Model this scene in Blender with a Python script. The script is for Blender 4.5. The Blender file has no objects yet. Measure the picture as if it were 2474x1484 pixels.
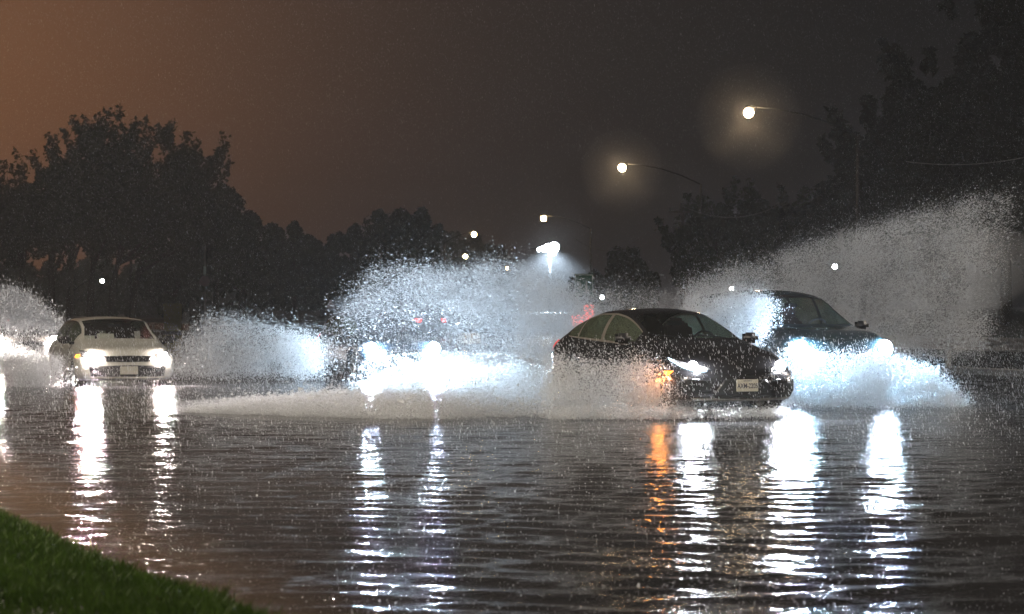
import bpy, bmesh, math, random
import numpy as np
from mathutils import Vector, Matrix
from mathutils.bvhtree import BVHTree

random.seed(7)
RNG = np.random.default_rng(11)
R = math.radians
SC = bpy.context.scene
COL = SC.collection
F = 85.0 / 36.0 * 1024.0
CAMH = 1.45
HZ = 306.0
TH = R(19.0)                                   # heading of the road against the view axis
FWD = Vector((math.sin(TH), -math.cos(TH), 0))   # way the near carriageway drives
LAT = Vector((math.cos(TH), math.sin(TH), 0))    # across the road, away from the camera
K = 1024.0 / 2473.0


def at(px, py, Y):
    """point seen at photo position (px,py) of the 2473 px wide view, Y metres away"""
    x, y = px * K, py * K
    return Vector(((x - 512.0) * Y / F, Y, CAMH - (y - HZ) * Y / F))


def road(u, v, z=0.0):
    """u metres across, v metres along the road"""
    p = LAT * u - FWD * v
    return Vector((p.x, p.y, z))


# ------------------------------------------------------------------ materials
def mat(name, col=(0.5, 0.5, 0.5), rough=0.6, metal=0.0, **kw):
    m = bpy.data.materials.new(name)
    m.use_nodes = True
    b = m.node_tree.nodes['Principled BSDF']
    b.inputs['Base Color'].default_value = (*col, 1)
    b.inputs['Roughness'].default_value = rough
    b.inputs['Metallic'].default_value = metal
    for k, v in kw.items():
        b.inputs[k.replace('_', ' ')].default_value = v
    return m


def noisy(m, c1, c2, scale=5.0, detail=4.0, rough=None, bump=0.0, bscale=None):
    nt = m.node_tree
    N, L = nt.nodes, nt.links
    b = N['Principled BSDF']
    tc = N.new('ShaderNodeTexCoord')
    n = N.new('ShaderNodeTexNoise')
    n.inputs['Scale'].default_value = scale
    n.inputs['Detail'].default_value = detail
    L.new(tc.outputs['Object'], n.inputs['Vector'])
    r = N.new('ShaderNodeValToRGB')
    r.color_ramp.elements[0].position = 0.3
    r.color_ramp.elements[1].position = 0.7
    r.color_ramp.elements[0].color = (*c1, 1)
    r.color_ramp.elements[1].color = (*c2, 1)
    L.new(n.outputs['Fac'], r.inputs['Fac'])
    L.new(r.outputs['Color'], b.inputs['Base Color'])
    if rough:
        mr = N.new('ShaderNodeMapRange')
        mr.inputs['To Min'].default_value = rough[0]
        mr.inputs['To Max'].default_value = rough[1]
        L.new(n.outputs['Fac'], mr.inputs['Value'])
        L.new(mr.outputs['Result'], b.inputs['Roughness'])
    if bump:
        n2 = N.new('ShaderNodeTexNoise')
        n2.inputs['Scale'].default_value = bscale or scale * 4
        n2.inputs['Detail'].default_value = 3
        L.new(tc.outputs['Object'], n2.inputs['Vector'])
        bp = N.new('ShaderNodeBump')
        bp.inputs['Strength'].default_value = bump
        bp.inputs['Distance'].default_value = 0.02
        L.new(n2.outputs['Fac'], bp.inputs['Height'])
        L.new(bp.outputs['Normal'], b.inputs['Normal'])
    return m


def emis(name, col, strength):
    m = bpy.data.materials.new(name)
    m.use_nodes = True
    nt = m.node_tree
    nt.nodes.clear()
    e = nt.nodes.new('ShaderNodeEmission')
    e.inputs['Color'].default_value = (*col, 1)
    e.inputs['Strength'].default_value = strength
    o = nt.nodes.new('ShaderNodeOutputMaterial')
    nt.links.new(e.outputs[0], o.inputs['Surface'])
    return m


def glass_mat(name, tint=(0.55, 0.6, 0.58), drops=.35):
    m = bpy.data.materials.new(name)
    m.use_nodes = True
    nt = m.node_tree
    N, L = nt.nodes, nt.links
    N.clear()
    tr = N.new('ShaderNodeBsdfTransparent')
    tr.inputs['Color'].default_value = (*tint, 1)
    gl = N.new('ShaderNodeBsdfGlossy')
    gl.inputs['Roughness'].default_value = 0.06
    df = N.new('ShaderNodeBsdfDiffuse')
    df.inputs['Color'].default_value = (0.30, 0.36, 0.24, 1)
    fr = N.new('ShaderNodeFresnel')
    fr.inputs['IOR'].default_value = 1.5
    tc = N.new('ShaderNodeTexCoord')
    vo = N.new('ShaderNodeTexVoronoi')
    vo.inputs['Scale'].default_value = 45.0 if drops < .3 else 150.0
    L.new(tc.outputs['Object'], vo.inputs['Vector'])
    bp = N.new('ShaderNodeBump')
    bp.inputs['Strength'].default_value = 0.25
    bp.inputs['Distance'].default_value = 0.004
    L.new(vo.outputs['Distance'], bp.inputs['Height'])
    L.new(bp.outputs['Normal'], gl.inputs['Normal'])
    lt = N.new('ShaderNodeMath')
    lt.operation = 'LESS_THAN'
    lt.inputs[1].default_value = 0.25 if drops < .3 else .48
    L.new(vo.outputs['Distance'], lt.inputs[0])
    ml = N.new('ShaderNodeMath')
    ml.operation = 'MULTIPLY'
    ml.inputs[1].default_value = drops
    L.new(lt.outputs[0], ml.inputs[0])
    m1 = N.new('ShaderNodeMixShader')
    L.new(fr.outputs[0], m1.inputs[0])
    L.new(tr.outputs[0], m1.inputs[1])
    L.new(gl.outputs[0], m1.inputs[2])
    m2 = N.new('ShaderNodeMixShader')
    L.new(ml.outputs[0], m2.inputs[0])
    L.new(m1.outputs[0], m2.inputs[1])
    tl = N.new('ShaderNodeBsdfTranslucent')
    tl.inputs['Color'].default_value = (.34, .40, .30, 1)
    m3 = N.new('ShaderNodeMixShader')
    m3.inputs[0].default_value = .45
    L.new(df.outputs[0], m3.inputs[1])
    L.new(tl.outputs[0], m3.inputs[2])
    L.new(m3.outputs[0], m2.inputs[2])
    o = N.new('ShaderNodeOutputMaterial')
    L.new(m2.outputs[0], o.inputs['Surface'])
    return m


def drop_mat(name, col=(0.85, 0.87, 0.9), clear=0.0):
    """wet droplets: scatter light forwards and back"""
    m = bpy.data.materials.new(name)
    m.use_nodes = True
    nt = m.node_tree
    N, L = nt.nodes, nt.links
    N.clear()
    d = N.new('ShaderNodeBsdfDiffuse')
    d.inputs['Color'].default_value = (*col, 1)
    t = N.new('ShaderNodeBsdfTranslucent')
    t.inputs['Color'].default_value = (*col, 1)
    tr = N.new('ShaderNodeBsdfTransparent')
    m1 = N.new('ShaderNodeMixShader')
    m1.inputs[0].default_value = 0.6
    L.new(d.outputs[0], m1.inputs[1])
    L.new(t.outputs[0], m1.inputs[2])
    m2 = N.new('ShaderNodeMixShader')
    m2.inputs[0].default_value = clear
    L.new(m1.outputs[0], m2.inputs[1])
    L.new(tr.outputs[0], m2.inputs[2])
    o = N.new('ShaderNodeOutputMaterial')
    L.new(m2.outputs[0], o.inputs['Surface'])
    return m


M = {}
M['dark_paint'] = mat('dark_paint', (0.026, 0.025, 0.027), 0.26, 0.35, Coat_Weight=1.0, Coat_Roughness=0.08)
M['white_paint'] = mat('white_paint', (0.70, 0.69, 0.62), 0.35, 0.0, Coat_Weight=0.8, Coat_Roughness=0.1)
M['blue_paint'] = mat('blue_paint', (0.02, 0.035, 0.055), 0.35, 0.3, Coat_Weight=1.0, Coat_Roughness=0.1)
M['teal_paint'] = mat('teal_paint', (0.02, 0.045, 0.055), 0.35, 0.3, Coat_Weight=1.0, Coat_Roughness=0.1)
M['grey_paint'] = mat('grey_paint', (0.14, 0.13, 0.12), 0.35, 0.3, Coat_Weight=1.0, Coat_Roughness=0.1)
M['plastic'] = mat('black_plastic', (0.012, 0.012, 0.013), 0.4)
M['gloss_black'] = mat('gloss_black', (0.01, 0.01, 0.011), 0.12)
M['cabin'] = mat('cabin_cloth', (0.02, 0.019, 0.018), 0.8)
M['seat'] = mat('seat_cloth', (0.05, 0.035, 0.032), 0.85)
M['trim'] = mat('window_trim', (0.30, 0.27, 0.23), 0.3, 0.6)
M['chrome'] = mat('chrome', (0.6, 0.6, 0.6), 0.15, 1.0)
M['seam'] = mat('seam_shadow', (0.004, 0.004, 0.004), 0.9)
M['tyre'] = mat('tyre', (0.015, 0.015, 0.015), 0.8)
M['rim'] = mat('rim', (0.3, 0.3, 0.3), 0.3, 0.9)
M['glass'] = glass_mat('car_glass', (.8, .84, .82), .2)
M['side_glass'] = glass_mat('side_glass', (0.62, 0.70, 0.58), .6)
M['lens'] = mat('lamp_housing', (0.5, 0.5, 0.52), 0.1, 0.5)
M['plate'] = mat('plate_white', (0.62, 0.60, 0.50), 0.5)
M['plate_ink'] = mat('plate_ink', (0.06, 0.06, 0.09), 0.6)
M['head_cool'] = emis('headlight_cool', (0.84, 0.88, 1.0), 420)
M['head_warm'] = emis('headlight_warm', (1.0, 0.90, 0.90), 230)
M['head_blue'] = emis('headlight_blue', (0.66, 0.80, 1.0), 1500)
M['drl'] = emis('running_light', (0.62, 0.82, 1.0), 7)
M['amber'] = emis('amber_lamp', (1.0, 0.27, 0.02), 9)
M['tail'] = emis('tail_lamp', (1.0, 0.05, 0.03), 3.0)
M['tail_dim'] = mat('tail_lens', (0.45, 0.02, 0.02), 0.2, Emission_Color=(1, 0.06, 0.05, 1), Emission_Strength=0.8)
M['spray'] = drop_mat('water_droplets', (.9, .92, .94), .35)
M['rain'] = drop_mat('rain_drops', (0.9, 0.92, 0.95), 0.0)
M['steel'] = noisy(mat('galvanised_steel', rough=0.4, metal=0.7), (0.25, 0.24, 0.22), (0.42, 0.40, 0.37), 8, rough=(0.3, 0.5))
M['dark_metal'] = mat('dark_metal', (.02, .02, .02), .6)
M['pole_dark'] = noisy(mat('pole_dark', rough=0.7), (0.03, 0.028, 0.025), (0.07, 0.065, 0.06), 8)
M['concrete'] = noisy(mat('concrete', rough=0.6), (0.10, 0.09, 0.08), (0.2, 0.18, 0.16), 6, bump=0.3)
M['bark'] = noisy(mat('bark', rough=0.9), (0.03, 0.022, 0.016), (0.08, 0.06, 0.045), 6, bump=0.6)
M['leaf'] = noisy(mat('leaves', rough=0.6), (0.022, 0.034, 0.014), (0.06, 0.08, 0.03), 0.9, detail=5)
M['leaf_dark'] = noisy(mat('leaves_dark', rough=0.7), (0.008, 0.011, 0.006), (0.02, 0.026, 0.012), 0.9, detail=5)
M['wood'] = noisy(mat('weathered_wood', rough=0.85), (0.12, 0.10, 0.08), (0.2, 0.17, 0.14), 5)
M['sign_green'] = mat('sign_green', (0.03, 0.16, 0.09), 0.4, Emission_Color=(0.1, 0.5, 0.28, 1), Emission_Strength=0.015)
M['sign_white'] = mat('sign_white', (0.8, 0.82, 0.8), 0.4, Emission_Color=(0.7, 0.9, 0.8, 1), Emission_Strength=0.03)
M['pink'] = mat('pale_sign', (0.72, 0.5, 0.55), 0.4)
M['yellow'] = mat('yellow_sign', (0.5, 0.42, 0.06), 0.5)


# ------------------------------------------------------------------ objects
def tag(o, label=None, cat=None, group=None, kind=None):
    if label: o['label'] = label
    if cat: o['category'] = cat
    if group: o['group'] = group
    if kind: o['kind'] = kind
    return o


def empty(name, loc=(0, 0, 0), rz=0.0):
    o = bpy.data.objects.new(name, None)
    o.location = loc
    o.rotation_euler = (0, 0, rz)
    o.empty_display_size = 0.3
    COL.objects.link(o)
    return o


def mesh_np(name, V, Fc, material, parent=None, smooth=False):
    """V (n,3) array, Fc (m,k) array of faces all with k corners"""
    me = bpy.data.meshes.new(name)
    V = np.asarray(V, dtype=np.float32)
    Fc = np.asarray(Fc, dtype=np.int32)
    n, k = Fc.shape
    me.vertices.add(len(V))
    me.vertices.foreach_set('co', V.ravel())
    me.loops.add(n * k)
    me.loops.foreach_set('vertex_index', Fc.ravel())
    me.polygons.add(n)
    me.polygons.foreach_set('loop_start', np.arange(n, dtype=np.int32) * k)
    me.polygons.foreach_set('loop_total', np.full(n, k, dtype=np.int32))
    me.polygons.foreach_set('use_smooth', np.full(n, smooth, dtype=bool))
    me.update(calc_edges=True)
    me.materials.append(material)
    o = bpy.data.objects.new(name, me)
    COL.objects.link(o)
    if parent: o.parent = parent
    return o


def mesh_py(name, V, Fc, material, parent=None, smooth=False):
    me = bpy.data.meshes.new(name)
    me.from_pydata([tuple(v) for v in V], [], [tuple(f) for f in Fc])
    me.update()
    if smooth:
        for p in me.polygons: p.use_smooth = True
    me.materials.append(material)
    o = bpy.data.objects.new(name, me)
    COL.objects.link(o)
    if parent: o.parent = parent
    return o


class MB:
    """collects simple solids into one mesh"""
    def __init__(s):
        s.v, s.f = [], []

    def add(s, V, Fc):
        n = len(s.v)
        s.v += [tuple(v) for v in V]
        s.f += [tuple(i + n for i in f) for f in Fc]
        return s

    def box(s, c, d, bev=0.0, rot=None):
        bm = bmesh.new()
        bmesh.ops.create_cube(bm, size=1)
        for v in bm.verts:
            v.co = Vector((v.co.x * d[0], v.co.y * d[1], v.co.z * d[2]))
        if bev:
            bmesh.ops.bevel(bm, geom=bm.edges[:], offset=bev, segments=2, affect='EDGES')
        bm.verts.ensure_lookup_table()
        bm.verts.index_update()
        V = [v.co.copy() for v in bm.verts]
        if rot is not None:
            V = [rot @ v for v in V]
        V = [v + Vector(c) for v in V]
        Fc = [[v.index for v in f.verts] for f in bm.faces]
        bm.free()
        return s.add(V, Fc)

    def tube(s, pts, radii, n=8):
        pts = [Vector(p) for p in pts]
        if not hasattr(radii, '__len__'): radii = [radii] * len(pts)
        V, Fc = [], []
        up = Vector((0.13, 0.07, 1)).normalized()
        for i, p in enumerate(pts):
            d = (pts[min(i + 1, len(pts) - 1)] - pts[max(i - 1, 0)]).normalized()
            a = d.cross(up)
            if a.length < 0.05: a = d.cross(Vector((1, 0, 0)))
            a.normalize()
            b = d.cross(a)
            for j in range(n):
                t = 2 * math.pi * j / n
                V.append(p + a * math.cos(t) * radii[i] + b * math.sin(t) * radii[i])
        for i in range(len(pts) - 1):
            for j in range(n):
                j2 = (j + 1) % n
                Fc.append((i * n + j, i * n + j2, (i + 1) * n + j2, (i + 1) * n + j))
        Fc.append(tuple(range(n - 1, -1, -1)))
        Fc.append(tuple((len(pts) - 1) * n + j for j in range(n)))
        return s.add(V, Fc)

    def lathe(s, prof, axis='y', c=(0, 0, 0), n=24):
        """prof: (radius, offset along the axis)"""
        V, Fc = [], []
        for (r, h) in prof:
            for j in range(n):
                t = 2 * math.pi * j / n
                if axis == 'y': V.append((c[0] + r * math.cos(t), c[1] + h, c[2] + r * math.sin(t)))
                elif axis == 'x': V.append((c[0] + h, c[1] + r * math.cos(t), c[2] + r * math.sin(t)))
                else: V.append((c[0] + r * math.cos(t), c[1] + r * math.sin(t), c[2] + h))
        for i in range(len(prof) - 1):
            for j in range(n):
                j2 = (j + 1) % n
                Fc.append((i * n + j, i * n + j2, (i + 1) * n + j2, (i + 1) * n + j))
        return s.add(V, Fc)

    def build(s, name, material, parent=None, smooth=False):
        return mesh_py(name, s.v, s.f, material, parent, smooth)


def light(name, kind, loc, energy, col, parent=None, radius=0.05, direction=None, size=None, blend=0.2):
    l = bpy.data.lights.new(name, kind)
    l.energy = energy
    l.color = col
    l.shadow_soft_size = radius
    if kind == 'SPOT':
        l.spot_size = size
        l.spot_blend = blend
    o = bpy.data.objects.new(name, l)
    COL.objects.link(o)
    if parent: o.parent = parent
    o.location = loc
    if direction is not None:
        o.rotation_euler = Vector(direction).to_track_quat('-Z', 'Y').to_euler()
    return o


# ------------------------------------------------------------------ the car builder
def interp(tab, x):
    """smooth monotone-ish interpolation in a table of (x, value), x descending from the nose"""
    xs = [p[0] for p in tab][::-1]
    ys = [p[1] for p in tab][::-1]
    if x <= xs[0]: return ys[0]
    if x >= xs[-1]: return ys[-1]
    i = max(k for k in range(len(xs)) if xs[k] <= x)
    i = min(i, len(xs) - 2)
    h = xs[i + 1] - xs[i]
    t = (x - xs[i]) / h
    def sl(k):
        if k <= 0: return (ys[1] - ys[0]) / (xs[1] - xs[0])
        if k >= len(xs) - 1: return (ys[-1] - ys[-2]) / (xs[-1] - xs[-2])
        a = (ys[k] - ys[k - 1]) / (xs[k] - xs[k - 1])
        b = (ys[k + 1] - ys[k]) / (xs[k + 1] - xs[k])
        if a * b <= 0: return 0.0
        return 2 * a * b / (a + b)
    m0, m1 = sl(i), sl(i + 1)
    t2, t3 = t * t, t * t * t
    return (2*t3 - 3*t2 + 1) * ys[i] + (t3 - 2*t2 + t) * h * m0 + (-2*t3 + 3*t2) * ys[i+1] + (t3 - t2) * h * m1


SEDAN = dict(
    L0=-2.30, L1=2.33, W=0.90, wheel=0.33, wb=(1.42, -1.28),
    top=[(2.33, .60), (2.24, .68), (2.05, .755), (1.7, .85), (1.3, .925), (.98, .985), (.88, 1.01), (.55, 1.17), (.2, 1.31), (-.02, 1.375),
         (-.35, 1.415), (-.75, 1.41), (-1.15, 1.35), (-1.5, 1.245), (-1.85, 1.115), (-2.1, 1.035), (-2.24, .99), (-2.30, .93)],
    belt=[(2.33, .56), (2.2, .63), (1.9, .745), (1.5, .84), (.9, .905), (.2, .93), (-.7, .965), (-1.4, 1.0), (-1.75, 1.02), (-2.1, .98), (-2.30, .90)],
    halft=[(2.33, .72), (2.1, .78), (1.5, .80), (.9, .80), (.1, .80), (-1.0, .81), (-1.7, .79), (-2.3, .68)],
    roofw=.60, hood=.86, cowl=.86, header=.06, rear=(-1.28, -1.98),
    panes=[(.62, -.36), (-.46, -1.22), (-1.27, -1.62)], bow=.26, rbow=.14, low=.20)
HATCH = dict(
    L0=-1.98, L1=2.0, W=0.87, wheel=0.31, wb=(1.2, -1.3),
    top=[(2.0, .72), (1.92, .80), (1.75, .86), (1.45, .92), (1.15, 1.0), (1.05, 1.03), (.8, 1.17), (.45, 1.36), (.25, 1.42),
         (-.1, 1.455), (-.8, 1.46), (-1.3, 1.42), (-1.6, 1.36), (-1.85, 1.15), (-1.94, .98), (-1.98, .85)],
    belt=[(2.0, .67), (1.85, .75), (1.5, .83), (1.0, .90), (.2, .93), (-.8, .96), (-1.5, 1.0), (-1.8, .98), (-1.98, .82)],
    halft=[(2.0, .70), (1.7, .76), (1.0, .78), (0, .79), (-1.2, .78), (-1.98, .70)],
    roofw=.60, hood=.86, cowl=1.05, header=.26, rear=(-1.52, -1.88),
    panes=[(.78, -.1), (-.2, -.95), (-1.03, -1.45)], bow=.24, rbow=.1, low=.22)
SUV = dict(
    L0=-2.4, L1=2.4, W=0.95, wheel=0.36, wb=(1.5, -1.45),
    top=[(2.4, .84), (2.32, .94), (2.1, 1.02), (1.7, 1.09), (1.3, 1.14), (1.08, 1.18), (.75, 1.37), (.4, 1.56), (.2, 1.64),
         (-.2, 1.715), (-.9, 1.73), (-1.6, 1.69), (-2.0, 1.62), (-2.25, 1.35), (-2.36, 1.1), (-2.4, .95)],
    belt=[(2.4, .80), (2.25, .89), (1.8, 1.0), (1.1, 1.06), (.2, 1.08), (-1, 1.1), (-1.9, 1.14), (-2.2, 1.1), (-2.4, .92)],
    halft=[(2.4, .76), (2.1, .83), (1.2, .86), (0, .86), (-1.5, .85), (-2.4, .78)],
    roofw=.66, hood=.88, cowl=1.06, header=.22, rear=(-2.06, -2.3),
    panes=[(.8, -.2), (-.3, -1.15), (-1.25, -1.9)], bow=.22, rbow=.1, low=.27)


def build_car(P, paint, loc, yaw, lamp_mat, lamp_col, lamp_w, stray_w, name='car', detail=2, lights=True, stretch=None):
    root = empty(name, loc, yaw)
    # stations, snapped to the window edges
    cuts = sorted({P['L0'], P['L1'], P['cowl'], P['header'], *P['rear'], *[a for p in P['panes'] for a in p]})
    step = 0.045 if detail >= 2 else 0.12
    xs = []
    for a, b in zip(cuts[:-1], cuts[1:]):
        n = max(1, round((b - a) / step))
        xs += [a + (b - a) * i / n for i in range(n)]
    xs.append(cuts[-1])
    xs = np.array(xs)
    SEG = [2, 2, 5, 4, 3, 16, 1, 8]      # samples of each profile segment
    nv = sum(SEG) + 1
    b_i = sum(SEG[:5])                   # ring index of the belt
    r_i = b_i + SEG[5]                   # rail (top of the side glass)
    c_i = r_i + SEG[6]

    def ring(x):
        W = P['W']
        e1 = max(0.0, (x - (P['L1'] - .35)) / .35)
        e0 = max(0.0, ((P['L0'] + .35) - x) / .35)
        w = W * (1 - .10 * e1 ** 2 - .12 * e0 ** 2)
        zt = interp(P['top'], x)
        zb = min(interp(P['belt'], x), zt - .02)
        wb = min(interp(P['halft'], x), w - .03)
        hh = max(zt - zb, .02)
        g = min(1.0, max(0.0, (hh - .06) / .36))
        g = g * g * (3 - 2 * g)
        wr = (1 - g) * wb * P['hood'] + g * P['roofw']
        zr = zb + hh * (.80 * (1 - g) + .845 * g)
        lo = P['low'] + .05 * e1 + .06 * e0
        ctrl = [(0, lo), (w * .5, lo), (w * .86, lo), (w - .035, lo + .09), (w, .5 * (lo + zb)), (wb + .025, zb - .055)]
        # chain: underside, lower side, flank, shoulder, glass, rail, roof
        pts = [(0, lo), (w * .86, lo), (w - .03, lo + .07), (w, lo + (zb - lo) * .55), (w - .015, lo + (zb - lo) * .82), (wb, zb), (wr, zr)]
        wt = wr - .05
        ztr = zr + hh * .055 + .008 * (1 - g)
        out = []
        def seg(p, q, n, bulge=0.0, last=False):
            for i in range(n + (1 if last else 0)):
                t = i / n
                y = p[0] + (q[0] - p[0]) * t
                z = p[1] + (q[1] - p[1]) * t
                k = bulge * 4 * t * (1 - t)
                dx, dz = q[0] - p[0], q[1] - p[1]
                l = math.hypot(dx, dz) or 1
                out.append((y + k * dz / l, z - k * dx / l))
        seg(pts[0], pts[1], SEG[0])
        seg(pts[1], pts[2], SEG[1], .01)
        seg(pts[2], pts[3], SEG[2], .02)
        seg(pts[3], pts[4], SEG[3], .012)
        seg(pts[4], pts[5], SEG[4], .012)
        seg(pts[5], pts[6], SEG[5], .03 * g)
        seg(pts[6], (wt, ztr), SEG[6], .004)
        n = SEG[7]
        for i in range(n + 1):           # roof or bonnet crown
            t = i / n
            y = wt * (1 - t)
            z = ztr + (zt - ztr) * (1 - (1 - t) ** 2.2)
            out.append((y, z))
        return out

    rings = [ring(x) for x in xs]
    nx = len(xs)
    V = []
    for i, x in enumerate(xs):
        for (y, z) in rings[i]:
            V.append([x, y, z])
    V = np.array(V)
    # rounded nose and tail seen from above
    def bowf(V):
        fx = np.clip((V[:, 0] - (P['L1'] - 1.1)) / 1.1, 0, 1)
        rx = np.clip(((P['L0'] + .9) - V[:, 0]) / .9, 0, 1)
        yy = np.abs(V[:, 1]) / P['W']
        V[:, 0] -= P['bow'] * yy ** 2.6 * fx ** 1.6
        V[:, 0] += P['rbow'] * yy ** 2.6 * rx ** 1.6
        # the nose leans: lower bumper forward, bonnet edge back
        V[:, 0] -= .10 * fx ** 3 * np.clip((V[:, 2] - .45) / .3, 0, 1.2) ** 1.5
        return V
    V = bowf(V)
    # wheel arches
    for wx in P['wb']:
        rr = P['wheel'] + .055
        m = (np.hypot(V[:, 0] - wx, V[:, 2] - P['wheel']) < rr) & (V[:, 1] > .4)
        V[m, 1] = P['W'] - .26
    full = []
    nh = len(V)
    Vm = V.copy()
    Vm[:, 1] *= -1
    VV = np.vstack([V, Vm])
    parts = {'body': [], 'windscreen': [], 'rear_window': []}
    for k in range(len(P['panes'])): parts['pane%d' % k] = []
    parts['window_trim'] = []
    for k in list(parts):
        if k.startswith('pane') or k == 'window_trim': parts[k + 'm'] = []
    body_faces, belt_ok = [], None
    for i in range(nx - 1):
        xm = .5 * (xs[i] + xs[i + 1])
        h0 = rings[i][r_i][1] - rings[i][b_i][1]
        h1 = rings[i + 1][r_i][1] - rings[i + 1][b_i][1]
        for j in range(nv - 1):
            key = 'body'
            if b_i + 1 <= j < r_i - 1 and min(h0, h1) > .06:
                for k, (a, b) in enumerate(P['panes']):
                    if b < xm < a: key = 'pane%d' % k
            if key == 'body' and min(h0, h1) > .05 and b_i <= j < r_i and P['panes'][-1][1] < xm < P['panes'][0][0]:
                key = 'window_trim'
            if j >= c_i:
                if P['header'] < xm < P['cowl']: key = 'windscreen'
                if P['rear'][1] < xm < P['rear'][0]: key = 'rear_window'
            a, b, c, d = i * nv + j, i * nv + j + 1, (i + 1) * nv + j + 1, (i + 1) * nv + j
            parts[key].append((a, b, c, d))
            parts[key + 'm' if key + 'm' in parts else key].append((a + nh, d + nh, c + nh, b + nh))
    # end caps: shrink rings towards the middle
    cap_v, cap_f = [], []
    for end in (0, nx - 1):
        base = [V[end * nv + j] for j in range(nv)] + [Vm[end * nv + j] for j in range(nv - 2, 0, -1)]
        base = np.array(base)
        cz = .5 * (base[:, 2].min() + base[:, 2].max())
        n0 = len(VV) + len(cap_v)
        m = len(base)
        rows = []
        sg = 1 if end else -1
        for s_ in (1.0, .95, .8, .6, .4, .2, .02):
            c = base.copy()
            c[:, 1] *= s_
            c[:, 2] = cz + (c[:, 2] - cz) * s_
            # undo the bow where the cap moves in
            yy0 = np.abs(base[:, 1]) / P['W']
            yy1 = np.abs(c[:, 1]) / P['W']
            bw = P['bow'] if end else -P['rbow']
            c[:, 0] += bw * (yy0 ** 2.6 - yy1 ** 2.6)
            c[:, 0] += sg * .035 * (1 - s_ ** 6)
            if end:
                lean = lambda z: .10 * np.clip((z - .45) / .3, 0, 1.2) ** 1.5
                c[:, 0] += lean(base[:, 2]) - lean(c[:, 2])
            rows.append(c)
        for c in rows: cap_v += [list(p) for p in c]
        for a in range(len(rows) - 1):
            for j in range(m):
                j2 = (j + 1) % m
                f = (n0 + a * m + j, n0 + a * m + j2, n0 + (a + 1) * m + j2, n0 + (a + 1) * m + j)
                cap_f.append(f if end == 0 else f[::-1])
    VV = np.vstack([VV, np.array(cap_v)])
    parts['body'] += cap_f

    def sub(nm, keys, material, off=0.0):
        fs = [f for k in keys for f in parts[k]]
        if not fs: return None
        idx = sorted({i for f in fs for i in f})
        mp = {a: b for b, a in enumerate(idx)}
        o = mesh_py(nm, [VV[i] for i in idx], [[mp[i] for i in f] for f in fs], material, root, True)
        bm = bmesh.new()
        bm.from_mesh(o.data)
        bmesh.ops.remove_doubles(bm, verts=bm.verts[:], dist=1e-4)
        bmesh.ops.recalc_face_normals(bm, faces=bm.faces[:])
        bm.to_mesh(o.data)
        bm.free()
        return o
    body = sub('body', ['body'], paint)
    sub('windscreen', ['windscreen'], M['glass'])
    sub('rear_window', ['rear_window'], M['glass'])
    if detail >= 2:
        for k in range(len(P['panes'])):
            sub('side_window', ['pane%d' % k], M['side_glass'])
            sub('side_window', ['pane%dm' % k], M['side_glass'])
    else:
        for e in ('', 'm'):
            for k in range(len(P['panes'])): sub('side_window', ['pane%d%s' % (k, e)], M['side_glass'])
    for e in ('', 'm'):
        sub('window_trim', ['window_trim' + e], M['trim'] if detail >= 3 else M['plastic'])
    allf = [f for k in parts for f in parts[k]]
    bvh = BVHTree.FromPolygons([Vector(v) for v in VV], allf)

    def shoot(p, d, off=.004):
        h = bvh.ray_cast(Vector(p), Vector(d))
        if h[0] is None: return None
        nrm = h[1]
        if nrm.dot(Vector(d)) > 0: nrm = -nrm
        return h[0] + nrm * off

    def patch(nm, top, bot, d, material, rows=4, off=.005, cols=14, parent=root):
        """a panel between two polylines, laid onto the body along direction d; polylines are in the plane across d"""
        d = Vector(d).normalized()
        def sample(line, t):
            n = len(line) - 1
            i = min(int(t * n), n - 1)
            f = t * n - i
            return [line[i][k] + (line[i + 1][k] - line[i][k]) * f for k in range(2)]
        Vp, Fp = [], []
        last = None
        for r in range(rows + 1):
            for c in range(cols + 1):
                t = c / cols
                a, b = sample(top, t), sample(bot, t)
                s_ = r / rows
                q = [a[0] + (b[0] - a[0]) * s_, a[1] + (b[1] - a[1]) * s_]
                if abs(d.x) > .5:      # from the front or rear: q = (y, z)
                    org = Vector((0, q[0], q[1])) - d * (6 / abs(d.x)) * 1.0
                    org = Vector((-d.x * 6, q[0], q[1]))
                else:                  # from the side: q = (x, z)
                    org = Vector((q[0], -d.y * 6, q[1]))
                hit = shoot(org, d, off)
                if hit is None: hit = last if last is not None else org + d * 5
                last = hit
                Vp.append(hit)
        n = cols + 1
        for r in range(rows):
            for c in range(cols):
                Fp.append((r * n + c, r * n + c + 1, (r + 1) * n + c + 1, (r + 1) * n + c))
        o = mesh_py(nm, Vp, Fp, material, parent, True)
        md = o.modifiers.new('thick', 'SOLIDIFY')
        md.thickness = .008
        md.offset = 0
        return o

    W, L1, L0 = P['W'], P['L1'], P['L0']
    nose = interp(P['top'], L1)
    # ---------------- wheels
    for wx in P['wb']:
        for s_ in (-1, 1):
            w = empty('wheel', (wx, s_ * (W - .13), P['wheel']))
            w.parent = root
            r0 = P['wheel']
            prof = [(r0 * .66, -.10), (r0 * .93, -.105), (r0, -.08), (r0, .08), (r0 * .93, .105), (r0 * .66, .10)]
            MB().lathe(prof, 'y', n=28).build('tyre', M['tyre'], w, True)
            rm = MB().lathe([(r0 * .66, -.09), (r0 * .66, .09)], 'y', n=28)
            rm.lathe([(.0, s_ * .07), (.05, s_ * .075), (.06, s_ * .05), (.0, s_ * .03)], 'y', n=12)
            for q in range(5):
                a = q * 2 * math.pi / 5
                rm.box((math.cos(a) * r0 * .34, s_ * .06, math.sin(a) * r0 * .34), (r0 * .64, .02, .05), .004,
                       Matrix.Rotation(-a, 3, 'Y'))
            rm.build('rim', M['rim'], w)
    # ---------------- cabin
    fl = P['low'] + .1
    cb = MB()
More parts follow.
